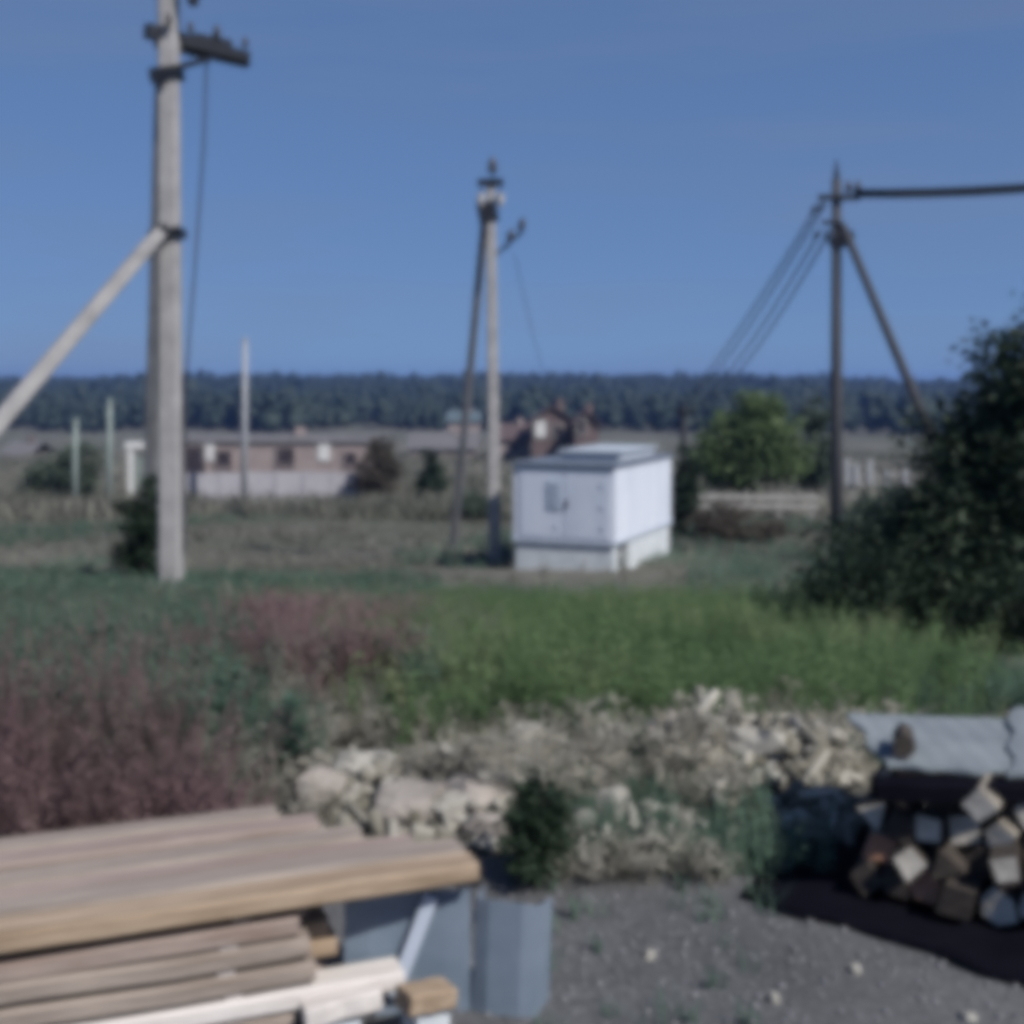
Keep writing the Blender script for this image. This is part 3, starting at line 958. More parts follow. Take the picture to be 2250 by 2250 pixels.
house(1264, 1316, 930, 905, 112, 'brownwall', 'brownroof', 'small brown house whose gable is lighter, right behind the cabin roof', ((1277, 938, 18, 30, 'darkpane'),))
house(1095, 1165, 965, 935, 125, 'plaster', 'brownroof', 'pale mauve house showing between the slim pole and the white cabin', ((1130, 980, 14, 16, 'darkpane'),), False)
house(985, 1052, 925, 905, 190, 'plaster', 'blueroof', 'distant house with pale blue-grey roof left of the slim pole', (), False)
house(900, 1045, 985, 955, 135, 'plaster', 'slate', 'low grey-roofed house behind the shrubs left of the slim pole', ((960, 1000, 14, 14, 'darkpane'),), False)
house(0, 60, 1000, 975, 140, 'brownwall', 'slate', 'grey-roofed shed cut by the left edge of the picture', (), False)

# scattered pale fence posts to the right of the timber pole, boards between them
fb = root('board_fence', (wx(1885, 48), 48, tz(wx(1885, 48), 48)), 'broken pale board fence just right of the timber pole', 'fence')
for px, h in ((1862, 1.0), (1882, 0.8), (1912, 0.95), (1950, 0.55), (1990, 0.6)):
    x = wx(px, 48)
    zb = tz(x, 48)
    MB().box((x, 48, wz(1045, 48) + h / 2 - 0.35), (0.34 if h > 1.2 else 0.22, 0.08, h)).build('board', 'post', fb)
for z in (1045, 1062):
    MB().beam((wx(1850, 48), 48.08, wz(z, 48)), (wx(2010, 48), 48.08, wz(z + 4, 48)), (0.06, 0.12)).build('rail', 'boardgrey', fb)
for px in (1875, 1970):
    x = wx(px, 48)
    MB().box((x, 48.2, (wz(1025, 48) + tz(x, 48)) / 2 - 0.1), (0.16, 0.16, wz(1025, 48) - tz(x, 48) + 0.2)).build('fence_post', 'boardgrey', fb)
# long low rail fence between cabin and timber pole
rl = root('rail_fence', (wx(1640, 42), 42, tz(wx(1640, 42), 42)), 'low grey rail fence running between the white cabin and the timber pole', 'fence')
for k in range(5):
    x = wx(1495 + 72 * k, 42)
    MB().box((x, 42, (wz(1083, 42) + tz(x, 42)) / 2 - 0.1), (0.12, 0.12, wz(1083, 42) - tz(x, 42) + 0.2)).build('fence_post', 'boardgrey', rl)
for py in (1092, 1112):
    MB().beam((wx(1490, 42), 41.92, wz(py - 2, 42)), (wx(1800, 42), 41.92, wz(py + 1, 42)), (0.05, 0.17)).build('rail', 'boardgrey', rl)

# ------------------------------------------------------------------ trees and bushes
def crown_mesh(name, parent, base, blobs, n, ls, material, origin):
    """leaves gathered in clumps spread through the volume of several ellipsoids"""
    bl = [(np.array(c, float), np.array(r, float)) for c, r in blobs]
    vol = np.array([r.prod() for _, r in bl])
    C, T0 = [], []
    ncl = max(14, n // 46)
    for _ in range(ncl):
        c, r = bl[rng.choice(len(bl), p=vol / vol.sum())]
        d = rng.normal(size=3)
        d /= np.linalg.norm(d)
        q = rng.random() ** 0.42
        C.append(c + d * r * q * rng.uniform(0.75, 1.08))
        T0.append(rng.random())
    C = np.array(C)
    T0 = np.array(T0)
    k = rng.integers(len(C), size=n)
    mr = np.mean([r.mean() for _, r in bl])
    cs = mr * 0.17
    P = C[k] + rng.normal(0, 1, (n, 3)) * cs * np.array([1, 1, 0.75])
    D = rng.normal(size=(n, 3))
    D[:, 2] = D[:, 2] * 0.6 - 0.15
    D /= np.linalg.norm(D, axis=1)[:, None]
    S = np.cross(D, rng.normal(size=(n, 3)))
    S /= np.linalg.norm(S, axis=1)[:, None]
    l = ls * rng.uniform(0.6, 1.3, n)[:, None]
    w = l * rng.uniform(0.35, 0.6, n)[:, None]
    N = np.cross(D, S)
    V = np.stack([P, P + D * l * 0.5 + S * w / 2 + N * w * 0.18, P + D * l, P + D * l * 0.5 - S * w / 2 + N * w * 0.18], 1).reshape(-1, 3)
    i = np.arange(n)[:, None] * 4
    Fc = np.concatenate([i + [0, 1, 2], i + [0, 2, 3]])
    t = np.repeat(np.clip(T0[k] * 0.7 + rng.random(n) * 0.4 - 0.05, 0, 1), 4)
    return np_mesh(name, V, [Fc], material, t, parent, origin), C

def bush(name, label, cat, x, d, h, blobs, n, ls, m_, group=None, trunk_r=0.06, stems=3, zoff=0.0):
    b = tz(x, d) + zoff
    r_ = root(name, (x, d, b), label, cat, group)
    blobs = [((x + c[0], d + c[1], b + c[2]), r) for c, r in blobs]
    cr, C = crown_mesh('crown', r_, (x, d, b), blobs, n, ls, M[m_], (x, d, b))
    tm = MB()
    tops = C[rng.choice(len(C), min(len(C), 5 + 3 * stems), replace=False)]
    for s in range(stems):
        bx = x + random.uniform(-.5, .5) * trunk_r * 4 * (stems > 1)
        by = d + random.uniform(-.5, .5) * trunk_r * 4 * (stems > 1)
        sub = tops[s::stems]
        ctr = sub.mean(0)
        fork = Vector((bx * 0.6 + ctr[0] * 0.4, by * 0.6 + ctr[1] * 0.4, b + (ctr[2] - b) * 0.55))
        tm.tube([(bx, by, b - 0.1), ((bx + fork.x) / 2 + random.uniform(-.1, .1) * h * 0.2, (by + fork.y) / 2, (b + fork.z) / 2), fork], [trunk_r, trunk_r * 0.8, trunk_r * 0.6], 7)
        for t in sub:
            t = Vector(t)
            tm.tube([fork, fork.lerp(t, 0.5) + Vector((random.uniform(-.05, .05) * h, 0, 0.04 * h)), t], [trunk_r * 0.5, trunk_r * 0.32, trunk_r * 0.12], 5)
    tm.build('trunk', 'trunk', r_, True)
    return r_

# the big dark bush on the right edge
BX, BD = 3.85, 10.2
bush('leafy_bush', 'tall dark green leafy bush filling the right edge of the picture', 'bush', BX, BD, 2.9,
     [((0.50, 0, 2.05), (0.62, 0.6, 0.60)), ((1.15, 0, 2.45), (0.75, 0.7, 0.85)), ((0.45, 0, 1.35), (0.95, 0.9, 0.8)), ((0.0, 0, 0.72), (0.95, 0.9, 0.6)), ((1.45, -0.3, 0.7), (1.1, 0.9, 0.8)), ((-0.75, 0, 0.5), (0.6, 0.6, 0.45))],
     54000, 0.085, 'leaf_dark', trunk_r=0.07, stems=5)
bush('leafy_bush', 'low dark bush in front of the tall dark one, reaching left', 'bush', 2.95, 9.5, 1.2,
     [((0, 0, 0.42), (0.75, 0.5, 0.42)), ((0.7, -0.2, 0.35), (0.7, 0.5, 0.42)), ((1.35, -0.5, 0.3), (0.7, 0.5, 0.42))],
     12000, 0.065, 'leaf_dark', trunk_r=0.03, stems=4)
# green tree behind the rail fence
TX, TD = wx(1650, 47), 47
bush('green_tree', 'rounded green tree between the white cabin and the timber pole', 'tree', TX, TD, 5,
     [((0, 0, 2.6), (2.0, 1.8, 1.7)), ((0.25, 0, 4.0), (1.1, 1.1, 1.0)), ((-1.4, 0, 2.2), (1.2, 1.2, 1.2)), ((1.3, 0.2, 2.4), (1.1, 1.1, 1.3))],
     9000, 0.26, 'leaf_mid', trunk_r=0.16, stems=2)
TX2 = wx(1795, 50)
bush('green_tree', 'slim grey-green tree growing behind the timber pole', 'tree', TX2, 50, 4.8,
     [((0, 0, 2.2), (0.9, 0.9, 1.5)), ((0, 0, 3.9), (0.55, 0.55, 0.9))], 3500, 0.24, 'leaf_grey', trunk_r=0.12, stems=1)
# dark shrub against the tall pole
bush('dark_shrub', 'dark upright shrub growing against the left of the tall pole', 'shrub', wx(308, 16.4), 16.4, 1.9,
     [((0, 0, 0.45), (0.33, 0.3, 0.5)), ((0.02, 0, 0.95), (0.32, 0.3, 0.42)), ((0.10, 0, 1.35), (0.2, 0.2, 0.32))], 6000, 0.07, 'leaf_dark', trunk_r=0.04, stems=3)
bush('round_bush', 'grey-green bush at far left around a thin post', 'bush', wx(135, 55), 55, 3.2,
     [((0, 0, 1.3), (1.7, 1.4, 1.2)), ((0.9, 0, 1.8), (1.0, 1.0, 1.3)), ((-1.0, 0, 0.9), (1.0, 1, 0.8))], 5000, 0.24, 'leaf_grey', trunk_r=0.08, stems=3)
bush('round_bush', 'brownish bush at the right end of the low yard wall', 'bush', wx(832, 56), 56, 3.2,
     [((0, 0, 1.3), (1.15, 1.1, 1.2)), ((0.1, 0, 2.4), (0.7, 0.7, 0.9))], 4200, 0.2, 'leaf_brown', trunk_r=0.08, stems=2)
bush('narrow_conifer', 'narrow dark evergreen left of the slim pale pole', 'tree', wx(945, 58), 58, 3.0,
     [((0, 0, 1.0), (0.75, 0.7, 1.0)), ((0, 0, 2.2), (0.38, 0.38, 0.95))], 3000, 0.2, 'leaf_dark', trunk_r=0.08, stems=1)
bush('round_bush', 'low dark bush at the foot of the slim pale pole', 'bush', wx(1045, 44), 44, 1.4,
     [((0, 0, 0.6), (0.9, 0.8, 0.6))], 1800, 0.16, 'leaf_grey', trunk_r=0.05, stems=3)
bush('round_bush', 'dull olive bush between cabin and rail fence', 'bush', wx(1590, 33), 33, 1.6,
     [((0, 0, 0.55), (1.0, 0.8, 0.6)), ((1.0, 0, 0.4), (0.8, 0.7, 0.45))], 3000, 0.14, 'leaf_brown', trunk_r=0.04, stems=3)
bush('round_bush', 'dark bush behind the far corner of the white cabin', 'bush', wx(1505, 34), 34, 3.0,
     [((0, 0, 1.0), (0.5, 0.6, 1.0)), ((0.1, 0, 1.9), (0.4, 0.45, 0.9))], 3000, 0.15, 'leaf_dark', trunk_r=0.06, stems=2)
bush('round_bush', 'grey-green bush below the broken board fence', 'bush', wx(1985, 36), 36, 2.2,
     [((0, 0, 0.7), (1.5, 1.0, 0.75)), ((-1.2, 0, 0.5), (0.9, 0.8, 0.55))], 4000, 0.16, 'leaf_grey', trunk_r=0.05, stems=3)
bush('round_bush', 'pale grey-green bush left of the tall dark bush', 'bush', wx(1955, 20), 20, 1.7,
     [((0, 0, 0.5), (1.0, 0.8, 0.6)), ((0.9, 0, 0.7), (0.8, 0.7, 0.7))], 4500, 0.09, 'leaf_grey', trunk_r=0.035, stems=4)
bush('round_bush', 'small dark weedy bush beside the end of the plank stack', 'bush', wx(1172, 3.95), 3.95, 0.4,
     [((0, 0, 0.16), (0.13, 0.14, 0.17)), ((0.04, 0.05, 0.25), (0.10, 0.1, 0.12))], 2600, 0.028, 'leaf_dark', trunk_r=0.008, stems=5)

# ------------------------------------------------------------------ weeds and grass
def vis(px, x, d):
    return True
# lush green weeds in the middle
scatter('weeds', [lambda: p_broad(0.62), lambda: p_broad(0.5), lambda: p_broad(0.75), lambda: p_broad(0.55, 30, 0.11), lambda: p_tuft(18, 0.55, 0.02), lambda: p_tuft(26, 0.8, 0.012, 0.05), lambda: p_dry(0.85, 3), lambda: p_broad(0.38, 34, 0.17)],
        pick(7000, 430, 2420, 5.5, 13.8, lambda px, x, d: 0.8 * vn(x, d, 0.6, 3) + 0.50 - max(0, (960 - px) / 420) - max(0, (px - 1800) / 380) - max(0, (6.5 - d) * 0.5) - max(0, (d - 11.3) * 0.22) > rng.normal(0, 0.32)),
        0.22, 0.60, M['weed_green'], 'lush bright green weeds in the middle distance', 1.0, lambda x, y: 0.45 + 0.8 * vn(x, y, 0.9, 9) + 0.35 * vn(x, y, 4.1, 2))
# blue-green weeds on the left
scatter('weeds', [lambda: p_broad(0.65, 30, 0.12), lambda: p_broad(0.5, 24, 0.1), lambda: p_tuft(18, 0.6, 0.018)],
        pick(5600, -150, 960, 5.0, 17, lambda px, x, d: vn(x, d, 0.5, 5) > -0.25), 0.38, 0.66, M['weed_teal'],
        'blue-green weeds below the tall pole on the left', 1.0, lambda x, y: 0.45 + 0.6 * vn(x, y, 0.8, 2))
# reddish seeding weeds
scatter('weeds', [lambda: p_dock(0.8), lambda: p_dock(0.95, 5), lambda: p_dock(0.7, 3)],
        pick(480, -200, 640, 3.95, 6.0, lambda px, x, d: 1.1 * vn(x, d, 0.9, 1) + 0.35 - max(0, (px - 330) / 300) - max(0, (d - 5.2) * 0.6) > rng.normal(0, 0.15)), 0.28, 0.66, M['weed_red'],
        'reddish brown seeding weeds behind the plank stack', 1.0, lambda x, y: 0.5 + 0.7 * vn(x, y, 1.4, 4))
scatter('weeds', [lambda: p_dock(0.7), lambda: p_dock(0.8, 5), lambda: p_dry(0.7)],
        pick(330, 380, 940, 6.6, 9.8, lambda px, x, d: vn(x, d, 0.7, 8) + 0.3 - abs(px - 650) / 360 > rng.normal(0, 0.18)), 0.42, 0.7, M['weed_red'],
        'reddish brown weeds left of the green patch', 1.0, lambda x, y: 0.6 + 0.7 * vn(x, y, 1.2, 6))
# drab weeds between
scatter('weeds', [lambda: p_broad(0.5, 24, 0.09), lambda: p_dry(0.6), lambda: p_tuft(20, 0.45, 0.014)],
        pick(1000, -150, 1060, 4.4, 12, lambda px, x, d: vn(x, d, 0.6, 12) > -0.25 and (px < 600 or d > 5.6)), 0.35, 0.7, M['weed_drab'],
        'drab olive weeds among the reddish ones', 1.0)
scatter('weeds', [lambda: p_broad(0.35, 20, 0.07), lambda: p_tuft(22, 0.32, 0.012), lambda: p_tuft(16, 0.25, 0.01)],
        pick(1500, 1150, 2350, 4.0, 7.6, lambda px, x, d: vn(x, d, 1.1, 14) > -0.1 and not (px > 1830 and d < 4.6)), 0.35, 0.7, M['weed_teal'],
        'grey-green weeds between the rubble and the firewood', 1.0, lambda x, y: 0.5 + 0.7 * vn(x, y, 1.5, 2))
scatter('weeds', [lambda: p_tuft(14, 0.16, 0.006, 0.05), lambda: p_broad(0.12, 18, 0.035)],
        pick(36, 1180, 1700, 3.0, 4.1, lambda px, x, d: rng.random() < (d - 2.8) / 1.3), 0.4, 0.9, M['weed_teal'], 'tiny weeds creeping into the gravel', 0.8)
# field further off
scatter('grass', [lambda: p_tuft(20, 0.5, 0.03, 0.2), lambda: p_tuft(16, 0.4, 0.03, 0.25), lambda: p_broad(0.45, 18, 0.14)],
        pick(6500, -350, 2600, 13.5, 48, lambda px, x, d: not (960 < px < 1520 and 15.5 < d < 25) or rng.random() < 0.12, 1.5), 0.35, 0.8, M['weed_drab'], 'drab rough grass of the field around the poles', 1.0,
        lambda x, y: 0.45 + 0.8 * vn(x, y, 0.16, 3))
scatter('grass', [lambda: p_tuft(20, 0.5, 0.035, 0.2), lambda: p_broad(0.5, 24, 0.16)],
        pick(4600, -350, 2600, 13.5, 44, lambda px, x, d: vn(x, d, 0.12, 31) > -0.06 and not (960 < px < 1520 and 15.5 < d < 25), 1.3), 0.35, 0.8, M['weed_teal'], 'greener patches of rough grass in the field', 1.0,
        lambda x, y: 0.5 + 0.8 * vn(x, y, 0.2, 5))
scatter('grass', [lambda: p_tuft(20, 0.9, 0.09, 0.8), lambda: p_tuft(16, 0.7, 0.08, 0.9)],
        pick(4200, -350, 2600, 44, 150, None, 1.4), 0.6, 1.2, M['weed_drab'], 'dull grass of the far field below the woods', 1.0,
        lambda x, y: 0.4 + 0.8 * vn(x, y, 0.06, 7))
# ------------------------------------------------------------------ plank stack in the near left corner
SA = Vector((-1.115, 2.68, 0))
su = Vector((1.035, 0.39, 0)).normalized()
sw = Vector((-su.y, su.x, 0))
ORD = ['front', 'second', 'third', 'fourth', 'fifth', 'back']
layers = [(0.402, 0.050), (0.330, 0.050), (0.272, 0.050), (0.214, 0.050), (0.156, 0.050), (0.098, 0.040)]
bw = 0.106
ends_top = [1.10, 1.12, 1.02, 0.90, 0.80, 0.72]
tm_cycle = ['timber_tan', 'timber', 'timber_pink', 'timber', 'timber_pink', 'timber']
for li, (zt, th) in enumerate(layers):
    for k in range(6):
        off = (k + 0.5) * bw + (0.0 if li == 0 else 0.03) + random.uniform(-.004, .004)
        s1 = ends_top[k] + random.uniform(-.02, .02) if li == 0 else random.uniform(0.60, 0.80)
        if li == 1 and k == 0:
            s1 = 0.66
        if li == 3 and k == 0:
            s1 = 0.70
        if li == 4 and k == 0:
            s1 = 0.92
        s0 = -1.9 + random.uniform(-.2, .2)
        z = zt - th / 2 + (random.uniform(-.010, .008) if li == 0 else random.uniform(-.004, .004))
        p0 = SA + su * s0 + sw * (off + random.uniform(-.006, .006)) + Vector((0, 0, z))
        p1 = SA + su * s1 + sw * off + Vector((0, 0, z + random.uniform(-.003, .003)))
        mname = tm_cycle[k] if li == 0 else random.choice(['timber', 'timber_pink', 'timber_tan', 'timber'])
        if li == 1 and k == 0:
            mname = 'timber_pink'
        if li == 4 and k == 0:
            mname = 'timber_pale'
        mb = MB().beam(p0, p1, (bw - 0.012 * random.uniform(0.5, 1.6), th * random.uniform(0.93, 1.0)), None, (0, 0, 1), 0.008, 0, None, 8, 0.0045)
        # mesh is kept in the board's own axes so that the grain runs along it
        me_o = mb
        ang = math.atan2(su.y, su.x)
        c_, s_ = math.cos(-ang), math.sin(-ang)
        o0 = p1
        me_o.v = [((v[0] - o0.x) * c_ - (v[1] - o0.y) * s_ + random.random() * 0, (v[0] - o0.x) * s_ + (v[1] - o0.y) * c_, v[2] - o0.z) for v in mb.v]
        ob = me_o.build('plank', mname)
        ob.location = o0
        ob.rotation_euler = (0, 0, ang)
        if li == 0:
            lab = {0: 'thick tan plank along the near edge on top of the plank stack',
                   5: 'plank at the far edge on top of the plank stack, the shortest'}.get(k, 'weathered plank on top of the stack, %s from the near edge' % ORD[k])
        elif k == 0:
            lab = 'plank at the near edge of the stack, %s layer from the top' % ['', 'second', 'third', 'fourth', 'fifth', 'sixth'][li]
        else:
            lab = 'plank in the %s layer from the top of the stack, %s from the near edge' % (['', 'second', 'third', 'fourth', 'fifth', 'sixth'][li], ['first', 'second', 'third', 'fourth', 'fifth', 'sixth'][k])
        tag(ob, lab, 'plank', 'planks stacked in the near left corner')
for li in range(1, 6):
    zt = layers[li][0]
    zb_up = layers[li - 1][0] - layers[li - 1][1]
    for s in (-1.2, -0.35, 0.5):
        a = SA + su * (s + random.uniform(-.03, .03)) + sw * 0.045 + Vector((0, 0, (zt + zb_up) / 2))
        b = a + sw * 0.6
        ob = MB().beam(a, b, (0.04, zb_up - zt + 0.002)).build('batten', 'timber_pale' if li > 1 else 'timber_tan')
        tag(ob, '%s crosswise batten from the planks\' right ends, under the %s plank layer' % ({-1.2: 'third', -0.35: 'second', 0.5: 'first'}[s], ['', 'top', 'second', 'third', 'fourth', 'fifth'][li]), 'batten', 'battens between the plank layers')
for s in (-1.2, 0.5):
    a = SA + su * s + sw * 0.03 + Vector((0, 0, 0.027))
    ob = MB().beam(a, a + sw * 0.62, (0.10, 0.058), None, (0, 0, 1), 0.006).build('bearer', 'timber')
    tag(ob, 'squared bearer on the ground under the plank stack, %s end' % ('right' if s > 0 else 'left'), 'timber', 'bearers under the plank stack')
# pale offcuts tucked under the near edge
for k, (pa, pb, za_, zb_, m_) in enumerate(((470, 640, 0.10, 0.115, 'timber_pale'), (665, 830, 0.105, 0.12, 'timber_pale'), (885, 985, 0.135, 0.12, 'timber_tan'))):
    ob = MB().beam((wx(pa, 2.93), 2.93, za_), (wx(pb, 3.0), 3.0, zb_), (0.08, 0.05), None, (0, 0, 1), 0.005, 0, None, 4, 0.004).build('offcut', m_)
    tag(ob, ['pale offcut below the near edge of the planks', 'pale offcut further right, near the end of the planks', 'tan block at the end of the planks'][k], 'offcut', 'offcuts below the plank stack')

for k, (pa, z, hh) in enumerate(((555, 0.04, 0.078), (745, 0.042, 0.078), (935, 0.055, 0.105))):
    ob = MB().box((wx(pa, 2.975), 2.985, hh / 2 - 0.002), (0.09, 0.075, hh), 0.3 * k).build('support_block', 'plinth')
    tag(ob, 'small grey block propping up the %s offcut from the left' % ['first', 'second', 'third'][k], 'block', 'blocks under the offcuts')
# blue-grey steel upright at the end of the stack: a bent sheet channel
ux, uy = wx(1106, 3.12), 3.12
up_ = root('steel_upright', (ux, uy, 0), 'blue-grey sheet steel upright standing at the end of the plank stack', 'steel upright')
ub = MB()
ang = R(-14)
def lp2(a, b):
    return (ux + a * math.cos(ang) - b * math.sin(ang), uy + a * math.sin(ang) + b * math.cos(ang))
prof = [(-0.095, 0.10), (-0.085, 0.0), (-0.045, -0.012), (0.04, -0.012), (0.085, 0.0), (0.095, 0.10)]
t_ = 0.004
vs, fs = [], []
for z0, z1 in ((-0.02, 0.292),):
    outer = [lp2(a, b) for a, b in prof]
    inner = [lp2(a * 0.95, b + t_) for a, b in prof]
    tops = [0.272, 0.284, 0.288, 0.286, 0.28, 0.262]
    for lay, pts in enumerate((outer, inner)):
        for i, p in enumerate(pts):
            vs.append((p[0], p[1], z0))
        for i, p in enumerate(pts):
            vs.append((p[0] + 0.012, p[1] + 0.02, tops[i]))
    n = len(prof)
    for i in range(n - 1):
        fs.append((i, i + 1, n + i + 1, n + i))
        fs.append((2 * n + i + 1, 2 * n + i, 3 * n + i, 3 * n + i + 1))
        fs.append((n + i, n + i + 1, 3 * n + i + 1, 3 * n + i))
    fs += [(0, n, 3 * n, 2 * n), (n - 1, 3 * n - 1, 4 * n - 1, 2 * n - 1)]
MB().add(vs, fs).build('channel', 'galv', up_)
pl0, pl1 = Vector((ux - 0.085, uy + 0.02, 0)), SA + su * 0.80 + sw * 0.17
MB().beam((pl0.x, pl0.y, 0.15), (pl1.x, pl1.y, 0.15), (0.005, 0.33), None, (0, 0, 1), 0, 0, None, 5, 0.004).build('side_plate', 'galv', up_)
dg0, dg1 = pl0.lerp(pl1, 0.62) + Vector((0.005, -0.02, 0.06)), pl0.lerp(pl1, 0.32) + Vector((0.005, -0.02, 0.31))
MB().beam(dg0, dg1, (0.012, 0.035)).build('diagonal_strip', 'vent_metal', up_)
MB().beam((*lp2(-0.088, 0.03), 0.235), (*lp2(0.088, 0.03), 0.235), (0.01, 0.03)).build('cross_strap', 'galv', up_)

# ------------------------------------------------------------------ firewood stack under roofing sheets, right edge
td = Vector((0.77, -0.64, 0)).normalized()
ta = Vector((0.64, 0.77, 0)).normalized()
fd = Vector((0.88, -0.47, 0)).normalized()      # along the visible face, towards the camera
fa = Vector((0.47, 0.88, 0)).normalized()       # log axis, away from the camera
F0 = Vector((1.10, 3.83, 0))
def log_obj(p, ax, ln, r, big_m, label, group):
    n = random.choice([3, 4, 4, 4, 5, 6])
    a0 = random.uniform(0, 6.28)
    sx = ax.cross(Vector((0, 0, 1))).normalized()
    sz = sx.cross(ax)
    rad = [r * random.uniform(0.8, 1.3) for _ in range(n)]
    vs = []
    for t, sc in ((0, 1.0), (0.5, 1.04), (1, 0.92)):
        for i in range(n):
            a = a0 + 6.2832 * i / n
            vs.append(p + ax * (ln * t) + (sx * math.cos(a) + sz * math.sin(a)) * rad[i] * sc)
    fs = [(k * n + i, k * n + (i + 1) % n, (k + 1) * n + (i + 1) % n, (k + 1) * n + i) for k in range(2) for i in range(n)]
    mb = MB().add(vs, fs, 0)
    m0 = len(mb.f)
    mb.f += [tuple(reversed(range(n))), tuple(2 * n + i for i in range(n))]
    mb.mi += [1, 1]
    ob = mb.build('firewood_log', ['bark' if random.random() < 0.55 or big_m == 'bark' else 'cutwood_grey', big_m], None, False, tuple(p))
    tag(ob, label, 'log', group)
    return ob
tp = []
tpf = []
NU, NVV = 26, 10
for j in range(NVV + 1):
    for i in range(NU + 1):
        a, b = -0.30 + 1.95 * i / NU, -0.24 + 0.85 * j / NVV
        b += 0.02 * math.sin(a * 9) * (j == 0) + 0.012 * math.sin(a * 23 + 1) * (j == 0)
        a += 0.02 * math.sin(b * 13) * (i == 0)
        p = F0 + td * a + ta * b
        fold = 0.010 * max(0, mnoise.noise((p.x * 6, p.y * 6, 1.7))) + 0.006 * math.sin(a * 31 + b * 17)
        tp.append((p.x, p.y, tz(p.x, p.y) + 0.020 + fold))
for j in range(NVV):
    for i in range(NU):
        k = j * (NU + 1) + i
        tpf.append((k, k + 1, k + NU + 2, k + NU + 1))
shadow_ob = MB().add(tp, tpf).build('shadow_sheet', 'shadeblack', None, True)  # black sheet laid in place of the woodpile's cast shadow
sol = shadow_ob.modifiers.new('thickness', 'SOLIDIFY')
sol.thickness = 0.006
tag(shadow_ob, 'black sheet standing in for the shadow on the gravel beside the firewood', 'shadow sheet')
GL = 'logs of the firewood stack'
PALE = 'pale-ended split log in the %s of the firewood stack, %s from the left'
DARK = 'dark-ended log in the %s of the firewood stack, %s from the left'
REDL = 'reddish-ended log in the %s of the firewood stack, %s from the left'
ROWN = ['bottom row', 'second row up', 'third row up', 'top row']
NTH = ['first', 'second', 'third', 'fourth', 'fifth', 'sixth', 'seventh', 'eighth', 'ninth', 'tenth', 'eleventh', 'twelfth', 'thirteenth', 'fourteenth', 'fifteenth', 'sixteenth', 'seventeenth', 'eighteenth', 'nineteenth', 'twentieth']
NL = [0, 0, 0, 0]
rows = [(0.078, -0.10, 1.3), (0.165, -0.02, 1.25), (0.25, 0.06, 1.2), (0.328, 0.20, 1.15)]
for ri, (z, back, length) in enumerate(rows):
    s = -0.04 + 0.03 * (ri % 2)
    while s < length:
        r = random.uniform(0.042, 0.060)
        s += r
        slump = max(0, s - 0.55) * (0.20 - 0.05 * ri)
        base = F0 + fd * s + fa * (back * 0.5 + random.uniform(-.05, .05)) - fa * slump + Vector((0, 0, z + random.uniform(-.008, .008)))
        roll = random.random()
        if roll < 0.62:
            m_, lab = 'cutwood', PALE
        elif roll < 0.80:
            m_, lab = 'cutwood_red', REDL
        else:
            m_, lab = 'bark', DARK
        ax = (fa + Vector((random.uniform(-.28, .28), random.uniform(-.15, .15), random.uniform(-.07, .07)))).normalized()
        NL[ri] += 1
        log_obj(base, ax, random.uniform(0.40, 0.55), r, m_, lab % (ROWN[ri], NTH[NL[ri] - 1]), GL)
        s += r * random.uniform(0.72, 0.95)
# larger pieces leaning out of the face
for s, z, r, m_, dx, lab in ((0.62, 0.24, 0.07, 'cutwood', -0.10, 'large pale split log sticking out in the middle of the firewood'),
                       (0.34, 0.36, 0.045, 'cutwood', -0.05, 'pale log just under the roofing sheet'),
                       (0.88, 0.30, 0.06, 'cutwood_red', -0.14, 'large reddish log at the right of the firewood'),
                       (0.98, 0.16, 0.075, 'cutwood', -0.16, 'large pale log low at the right of the firewood'),
                       (0.42, 0.20, 0.04, 'cutwood', -0.09, 'slender pale log standing out of the firewood')):
    log_obj(F0 + fd * s + fa * dx + Vector((0, 0, z)), (fa + Vector((random.uniform(-.2, .1), 0, random.uniform(-.03, .02)))).normalized(), 0.42, r, m_, lab, GL)

def sheet(name, label, c, rz, tilt, size, roll=0.0, amp=0.0015, pitch=0.075):
    nx, ny = 30, 8
    vs = []
    for lay in (0, 1):
        for j in range(ny + 1):
            for i in range(nx + 1):
                a = (i / nx - 0.5) * size[0]
                b = (j / ny - 0.5) * size[1]
                z = amp * math.sin(2 * math.pi * a / pitch) - lay * 0.012
                a2 = a
                if j == 0:
                    b += 0.014 * math.sin(a * 17 + rz * 9) + 0.008 * math.sin(a * 43)
                if i == 0:
                    a2 += 0.014 * math.sin(b * 21)
                vs.append((a2, b, z))
    m = nx + 1
    N = m * (ny + 1)
    fs = []
    for j in range(ny):
        for i in range(nx):
            k = j * m + i
            fs.append((k, k + 1, k + m + 1, k + m))
            fs.append((N + k + 1, N + k, N + k + m, N + k + m + 1))
    for i in range(nx):
        fs.append((i + 1, i, N + i, N + i + 1))
        k = ny * m + i
        fs.append((k, k + 1, N + k + 1, N + k))
    for j in range(ny):
        k = j * m
        fs.append((k, k + m, N + k + m, N + k))
        k = j * m + nx
        fs.append((k + m, k, N + k, N + k + m))
    ob = MB().add(vs, fs).build(name, 'sheet')
    ob.location = c
    ob.rotation_euler = (tilt, roll, rz)
    tag(ob, label, 'roofing sheet', 'grey sheets covering the firewood')
    return ob
sheet('roofing_sheet', 'grey corrugated sheet on the left part of the firewood stack', (1.47, 4.04, 0.435), R(-4), R(1.5), (0.60, 0.56), R(1))
sheet('roofing_sheet', 'blue-grey corrugated sheet overhanging the right of the firewood stack', (2.08, 3.86, 0.472), R(-22), R(2), (0.95, 0.74), R(-3))
